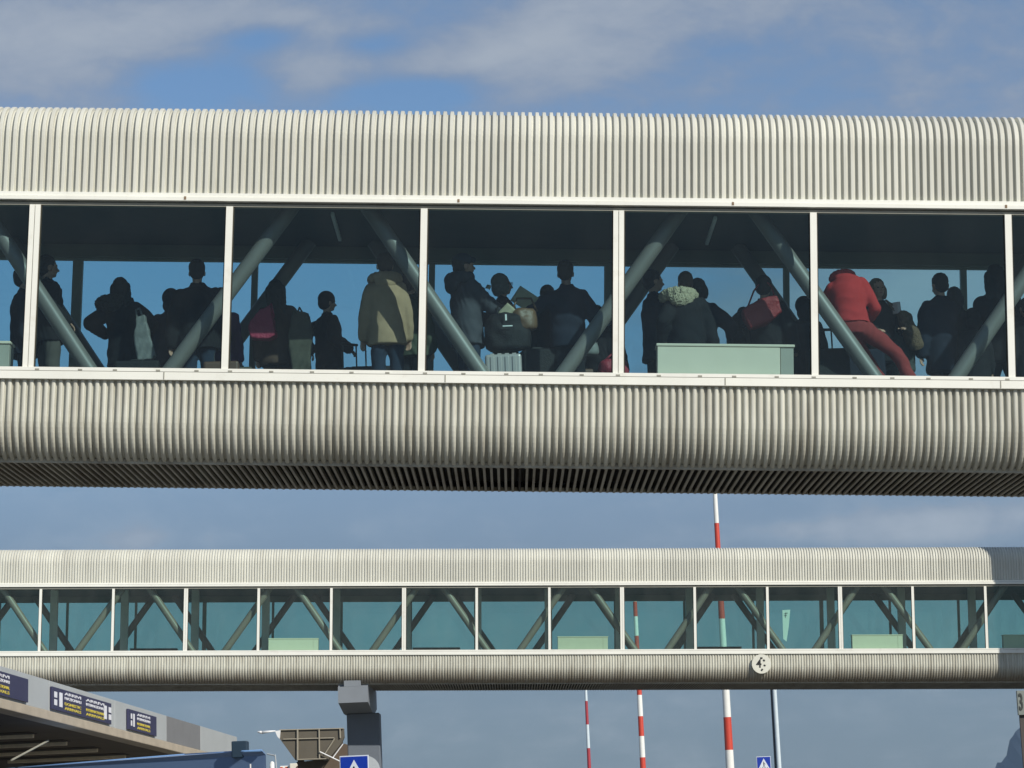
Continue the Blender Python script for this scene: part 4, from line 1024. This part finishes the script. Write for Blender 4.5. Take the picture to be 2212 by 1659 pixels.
# the signs on the fascia
def fascia_sign(x0, x1, words_, icons, label, yel=None):
    a, c = x0, x1
    root = empty('arrivals_sign', CT @ Matrix.Translation((a, 0, 0))); tag(root, label, 'sign', 'arrival signs on the canopy edge')
    Wd = c - a
    MB().box((0, .012, -hf + .04), (Wd, .06, -.12), bev=.006).build('board', Mnv, root)
    z0, z1 = -hf + .04, -.12; hh = z1 - z0
    face = Matrix(((1, 0, 0, 0), (0, 0, -1, .0), (0, 1, 0, 0), (0, 0, 0, 1)))
    F_ = Matrix(((1, 0, 0, 0), (0, 0, 1, 0), (0, 1, 0, 0), (0, 0, 0, 1)))   # text plane -> facing +y, mirrored fixed below
    for (cx_, wd_, white, yellow) in words_:
        for body_, m_, zs_ in ((white, Msw2, (.82, .62)), (yellow, Myel, (.37, .17))):
            for line, zf in zip(body_.split('\n'), zs_):
                t_ = text(line, hh * .175, m_, root, Matrix.Translation((cx_ * Wd, .064, z0 + hh * zf)) @ Matrix.Rotation(math.pi / 2, 4, 'X'), .004)
                wx = max(v.co.x for v in t_.data.vertices) - min(v.co.x for v in t_.data.vertices)
                for v in t_.data.vertices: v.co.x *= wd_ * Wd / wx
    for (ix, flip) in icons:
        o = ix * Wd; k = .045 * Wd; g = 1 if flip else -1
        xa, xb = sorted((o + g * k * .4, o + g * k * 1.4)); xc, xd = sorted((o - g * k * .4, o - g * k * 1.5))
        for (x0_, x1_, q0, q1) in ((xa, xb, .54, .80), (xa, xb, .20, .46), (xc, xd, .18, .82)):
            MB().box((x0_, .062, z0 + hh * q0), (x1_, .068, z0 + hh * q1), bev=.002).build('door_symbol', Msw2, root)
    return root
Msw2 = mat('sign_letter_white', (.72, .72, .76), .5)
AN = 'ARRIVI\nNAZIONALI'; AY = 'DOMESTIC\nARRIVALS'; BN = 'ARRIVI\nINTERNAZIONALI'; BY = 'INTERNATIONAL\nARRIVALS'
xs0, xs1 = cl(107, 1500).x, cl(235, 1530).x
fascia_sign(xs0, xs1, [(.33, .27, AN, AY), (.71, .32, BN, BY)], [(.09, False), (.93, True)], 'navy arrivals sign with two white and two yellow text blocks, between the other two signs')
xs2, xs3 = cl(272, 1540).x, cl(333, 1560).x
fascia_sign(xs2, xs3, [(.53, .46, BN, BY)], [(.14, False)], 'short navy arrivals sign with one white and one yellow text block, farthest to the right')
xs4 = cl(55, 1480).x
fascia_sign(xs4 - 5.1, xs4, [(.30, .26, AN, AY), (.64, .24, BN, BY)], [(.09, False)], 'navy arrivals sign cut by the left edge of the photo, wide blank end')
for cx in (0,): pass

# ------------------------------------------------------------------ blue coach, lower left
Mbl = mat('coach_blue_paint', (.17, .26, .44), .35, .06, 1.0, coat=.3); Mbl2 = mat('coach_roof_unit_blue', (.010, .03, .055), .5); Mgl = mat('coach_dark_glass', (.02, .03, .04), .1)
C1 = WP(574, 1619.5, 48); C2 = WP(400, 1629, 49.5); C3 = WP(-150, 1673, 54)
coach = empty('truck', Matrix.Translation((C1.x, C1.y, 0))); tag(coach, 'blue truck whose roof slopes up to the right, parked before the terminal canopy', 'truck')
c2, c3 = C2 - C1, C3 - C1; zt = C1.z
def side(z0_, z1_, d0): return z0_
pr = [(0, 0, .8), (0, 0, zt - .10), (-.03, .01, zt - .03), (-.10, .02, zt), (c2.x, c2.y, C2.z), (c3.x, c3.y, C3.z), (c3.x, c3.y, .8)]
MB().prism(pr, (-.25, 2.45, 0)).build('body', Mbl, coach)
ed = MB()
ed.chain([Vector((-.08, -.012, zt - .012)), Vector((c2.x, c2.y - .012, C2.z - .012)), Vector((c3.x, c3.y - .012, C3.z - .012))], [.022] * 3)
ed.build('roof_edge_rail', mat('coach_edge_light_blue', (.16, .30, .55), .35), coach, smooth=True)
tt = lambda k, z_: Vector((c3.x * k, c3.y * k - .02, z_))
for k in (.12, .36, .60, .84):
    MB().prism([tt(k, 1.0), tt(k + .006, 1.0), tt(k + .006, 2.2), tt(k, 2.2)], (0, .02, 0)).build('panel_joint', Mbl2, coach)
MB().box((-.02, .25, 1.2), (.02, 2.1, zt - .45), bev=.01).build('windscreen', Mgl, coach)
for k in (.15, .45, .80):
    for y in (.02, 2.1):
        q = tt(k, .5); wo = MB().tube((q.x, q.y + y, .5), (q.x, q.y + y + .28, .5), .5, seg=28).build('wheel', mat('tyre_rubber', (.02, .02, .02), .9), coach)
        MB().tube((q.x, q.y + y - .012, .5), (q.x, q.y + y + .292, .5), .27, seg=20).build('rim', Mback, wo)
Pu = WP(520, 1627, 48.6) - Vector((C1.x, C1.y, 0))
MB().box((Pu.x - .15, .35, zt - .12), (Pu.x + .15, .75, zt + .20), bev=.02).build('roof_unit', Mbl2, coach)
MB().box((c2.x * .17 - .012, -.028, C1.z - .42), (c2.x * .17 + .012, -.002, C1.z - .26)).build('marker_lamp', M_tubeL, coach)
mi = MB(); mi.cap((.12, -.05, zt - .52), (.12, -.05, zt - .27), .045); mi.build('mirror', Mw_, coach, smooth=True)
MB().tube((.02, .05, zt - .08), (.18, -.03, zt - .12), .015).tube((.18, -.03, zt - .10), (.22, -.03, zt - .62), .013).tube((.02, .05, zt - .6), (.2, -.03, zt - .6), .013).build('mirror_arm', Mback, coach)
for y in (.25, 2.0): MB().box((-.01, y, .6), (.03, y + .25, .8), bev=.01).build('headlight', Mw_, coach)

# ------------------------------------------------------------------ small service truck with striped board
Pt_ = WP(603, 1650, 100); Pr = WP(674, 1648, 100)
tk = empty('service_truck', Matrix.Translation((Pt_.x, Pt_.y, 0))); tag(tk, 'white box truck with orange striped corner, its roof just showing right of the coach', 'truck')
Wt = (Pr - Pt_).x; st_ = WP(625, 1650, 100).x - Pt_.x; Hk = Pt_.z
MB().box((st_, 0, .9), (Wt, 5, Hk), bev=.04).build('box_body', mat('truck_cream', (.72, .68, .58), .5), tk)
MB().box((0, .2, .9), (st_ - .01, 4.8, Hk - .08), bev=.03).build('side_body', Mw_, tk)
b = MB()
for k in (0, 2): b.box((.02 + k * .10, .185, 1.2), (.12 + k * .10, .199, Hk - .12))
b.build('orange_stripe', mat('truck_orange', (.62, .14, .05), .5), tk)
MB().tube((st_ + .38, -.012, Hk - .22), (st_ + .38, -.002, Hk - .22), .13, seg=24).build('emblem', mat('emblem_brown', (.12, .07, .06), .5), tk)
MB().box((0.1, -1.2, .7), (Wt - .1, -.02, 2.3), bev=.12).build('cab', Mw_, tk)
for x in (.05, Wt - .3):
    for y in (-.7, 3.8): MB().tube((x, y, .42), (x + .25, y, .42), .42, seg=24).build('wheel', mat('tyre_rubber', (.02, .02, .02), .9), tk)

# ------------------------------------------------------------------ brown steel-framed canopy with white fin
Yk = 96
Mtan = mat('taupe_sheet', (.115, .10, .075), .7, .15, 1.5); Mbar = mat('taupe_bar', (.30, .27, .21), .6); Mfin = mat('white_fin', (.8, .8, .8), .4); Mbrn2 = mat('brown_sheet', (.12, .085, .06), .7, .15, 2)
O = WP(606, 1577, Yk)
tw = lambda px, py, dy=0: WP(px, py, Yk + dy) - O
sk = empty('steel_canopy', Matrix.Translation(O)); tag(sk, 'taupe steel framed canopy with white fin, seen left of the grey pillar', 'canopy')
MB().prism([tw(604, 1577), tw(742, 1573.5), tw(743, 1592), tw(737, 1606), tw(708, 1642), tw(638, 1642), tw(600, 1590)], (0, .5, 0)).build('sheet', Mtan, sk)
bar = lambda x0, y0, x1, y1, r, m, nme='frame_bar', dy=-.06: MB().tube(tw(x0, y0, dy), tw(x1, y1, dy), r * .7, seg=10).build(nme, m, sk)
bar(604, 1577, 742, 1573.5, .035, Mbar); bar(612, 1597, 722, 1594, .035, Mbar); bar(642.5, 1576, 642.5, 1642, .055, Mbar); bar(689, 1575, 690, 1640, .045, Mbar)
bar(734, 1574, 735, 1594, .045, Mbar); bar(642, 1641, 705, 1639, .035, Mbar); bar(723, 1595, 702, 1628, .04, Mbar); bar(741, 1607, 718, 1638, .03, Mfin, 'strut', -.12); bar(691, 1624, 750, 1652, .035, Mfin, 'strut', -.14)
MB().prism([tw(706, 1640, .6), tw(744, 1606, .6), tw(760, 1612, .6), tw(770, 1690, .6), tw(660, 1690, .6), tw(640, 1646, .6)], (0, .6, 0)).build('lower_sheet', Mbrn2, sk)
MB().prism([tw(594, 1579, -.1), tw(606, 1577.5, -.1), tw(604, 1596, -.1), tw(599, 1591, -.1)], (0, .3, 0)).build('fin', Mfin, sk)
MB().chain([tw(558, 1581, -.1), tw(566, 1582, -.1), tw(594, 1579, -.1)], [.035, .06, .025]).build('fin_tip', Mfin, sk, smooth=True)
gz = -O.z
for xx in (650, 735): MB().box((tw(xx, 1640, .9).x - .12, .8, gz), (tw(xx, 1640, .9).x + .12, 1.0, tw(xx, 1600).z)).build('leg', Mbrn2, sk)

# ------------------------------------------------------------------ unseen block added beyond the right edge (throws the shade on the far bridge end)
tb = empty('added_shade_block', Matrix.Translation((0, 0, 0))); tag(tb, 'added unseen block beyond the right edge, casting shade on the far bridge end', 'building')
Mtb = mat('shade_block_render', (.42, .40, .35), .8)
Sx = fl(2148, 1300, Yf); Sw = TF @ Vector((Sx.x, 0, 0)); cnr = Sw + Vector((sd.x, sd.y, 0)) * 7.0
tb.location = (cnr.x, cnr.y, 0)
MB().box((0, 0, 0), (22, 9, 17)).build('wall', Mtb, tb)
MB().box((-.25, -.25, 17.003), (22.25, 9.25, 17.4)).build('roof', Ma, tb)
for fl_ in range(4):
    for k in range(6):
        wd = MB().box((1.5 + k * 3.4, -.05, 2 + fl_ * 3.8), (3.9 + k * 3.4, -.003, 4.2 + fl_ * 3.8)).build('window', Mgl, tb)
        MB().box((1.4 + k * 3.4, -.12, 1.88 + fl_ * 3.8), (4.0 + k * 3.4, -.002, 1.996 + fl_ * 3.8)).build('sill', M_frame, wd)

# ------------------------------------------------------------------ haze
hm_ = bpy.data.materials.new('haze'); hm_.use_nodes = True; ht = hm_.node_tree
for n_ in list(ht.nodes):
    if n_.type == 'BSDF_PRINCIPLED': ht.nodes.remove(n_)
vp = ht.nodes.new('ShaderNodeVolumePrincipled'); vp.inputs['Color'].default_value = (.55, .76, 1, 1); vp.inputs['Density'].default_value = 7e-5; vp.inputs['Anisotropy'].default_value = .1
ht.links.new(vp.outputs[0], ht.nodes['Material Output'].inputs['Volume'])
hz_o = MB().box((-4900, -500, -2), (4900, 5400, 420)).build('haze', hm_); hz_o['kind'] = 'stuff'
hz_o['label'] = 'thin bluish haze over the whole airfield'
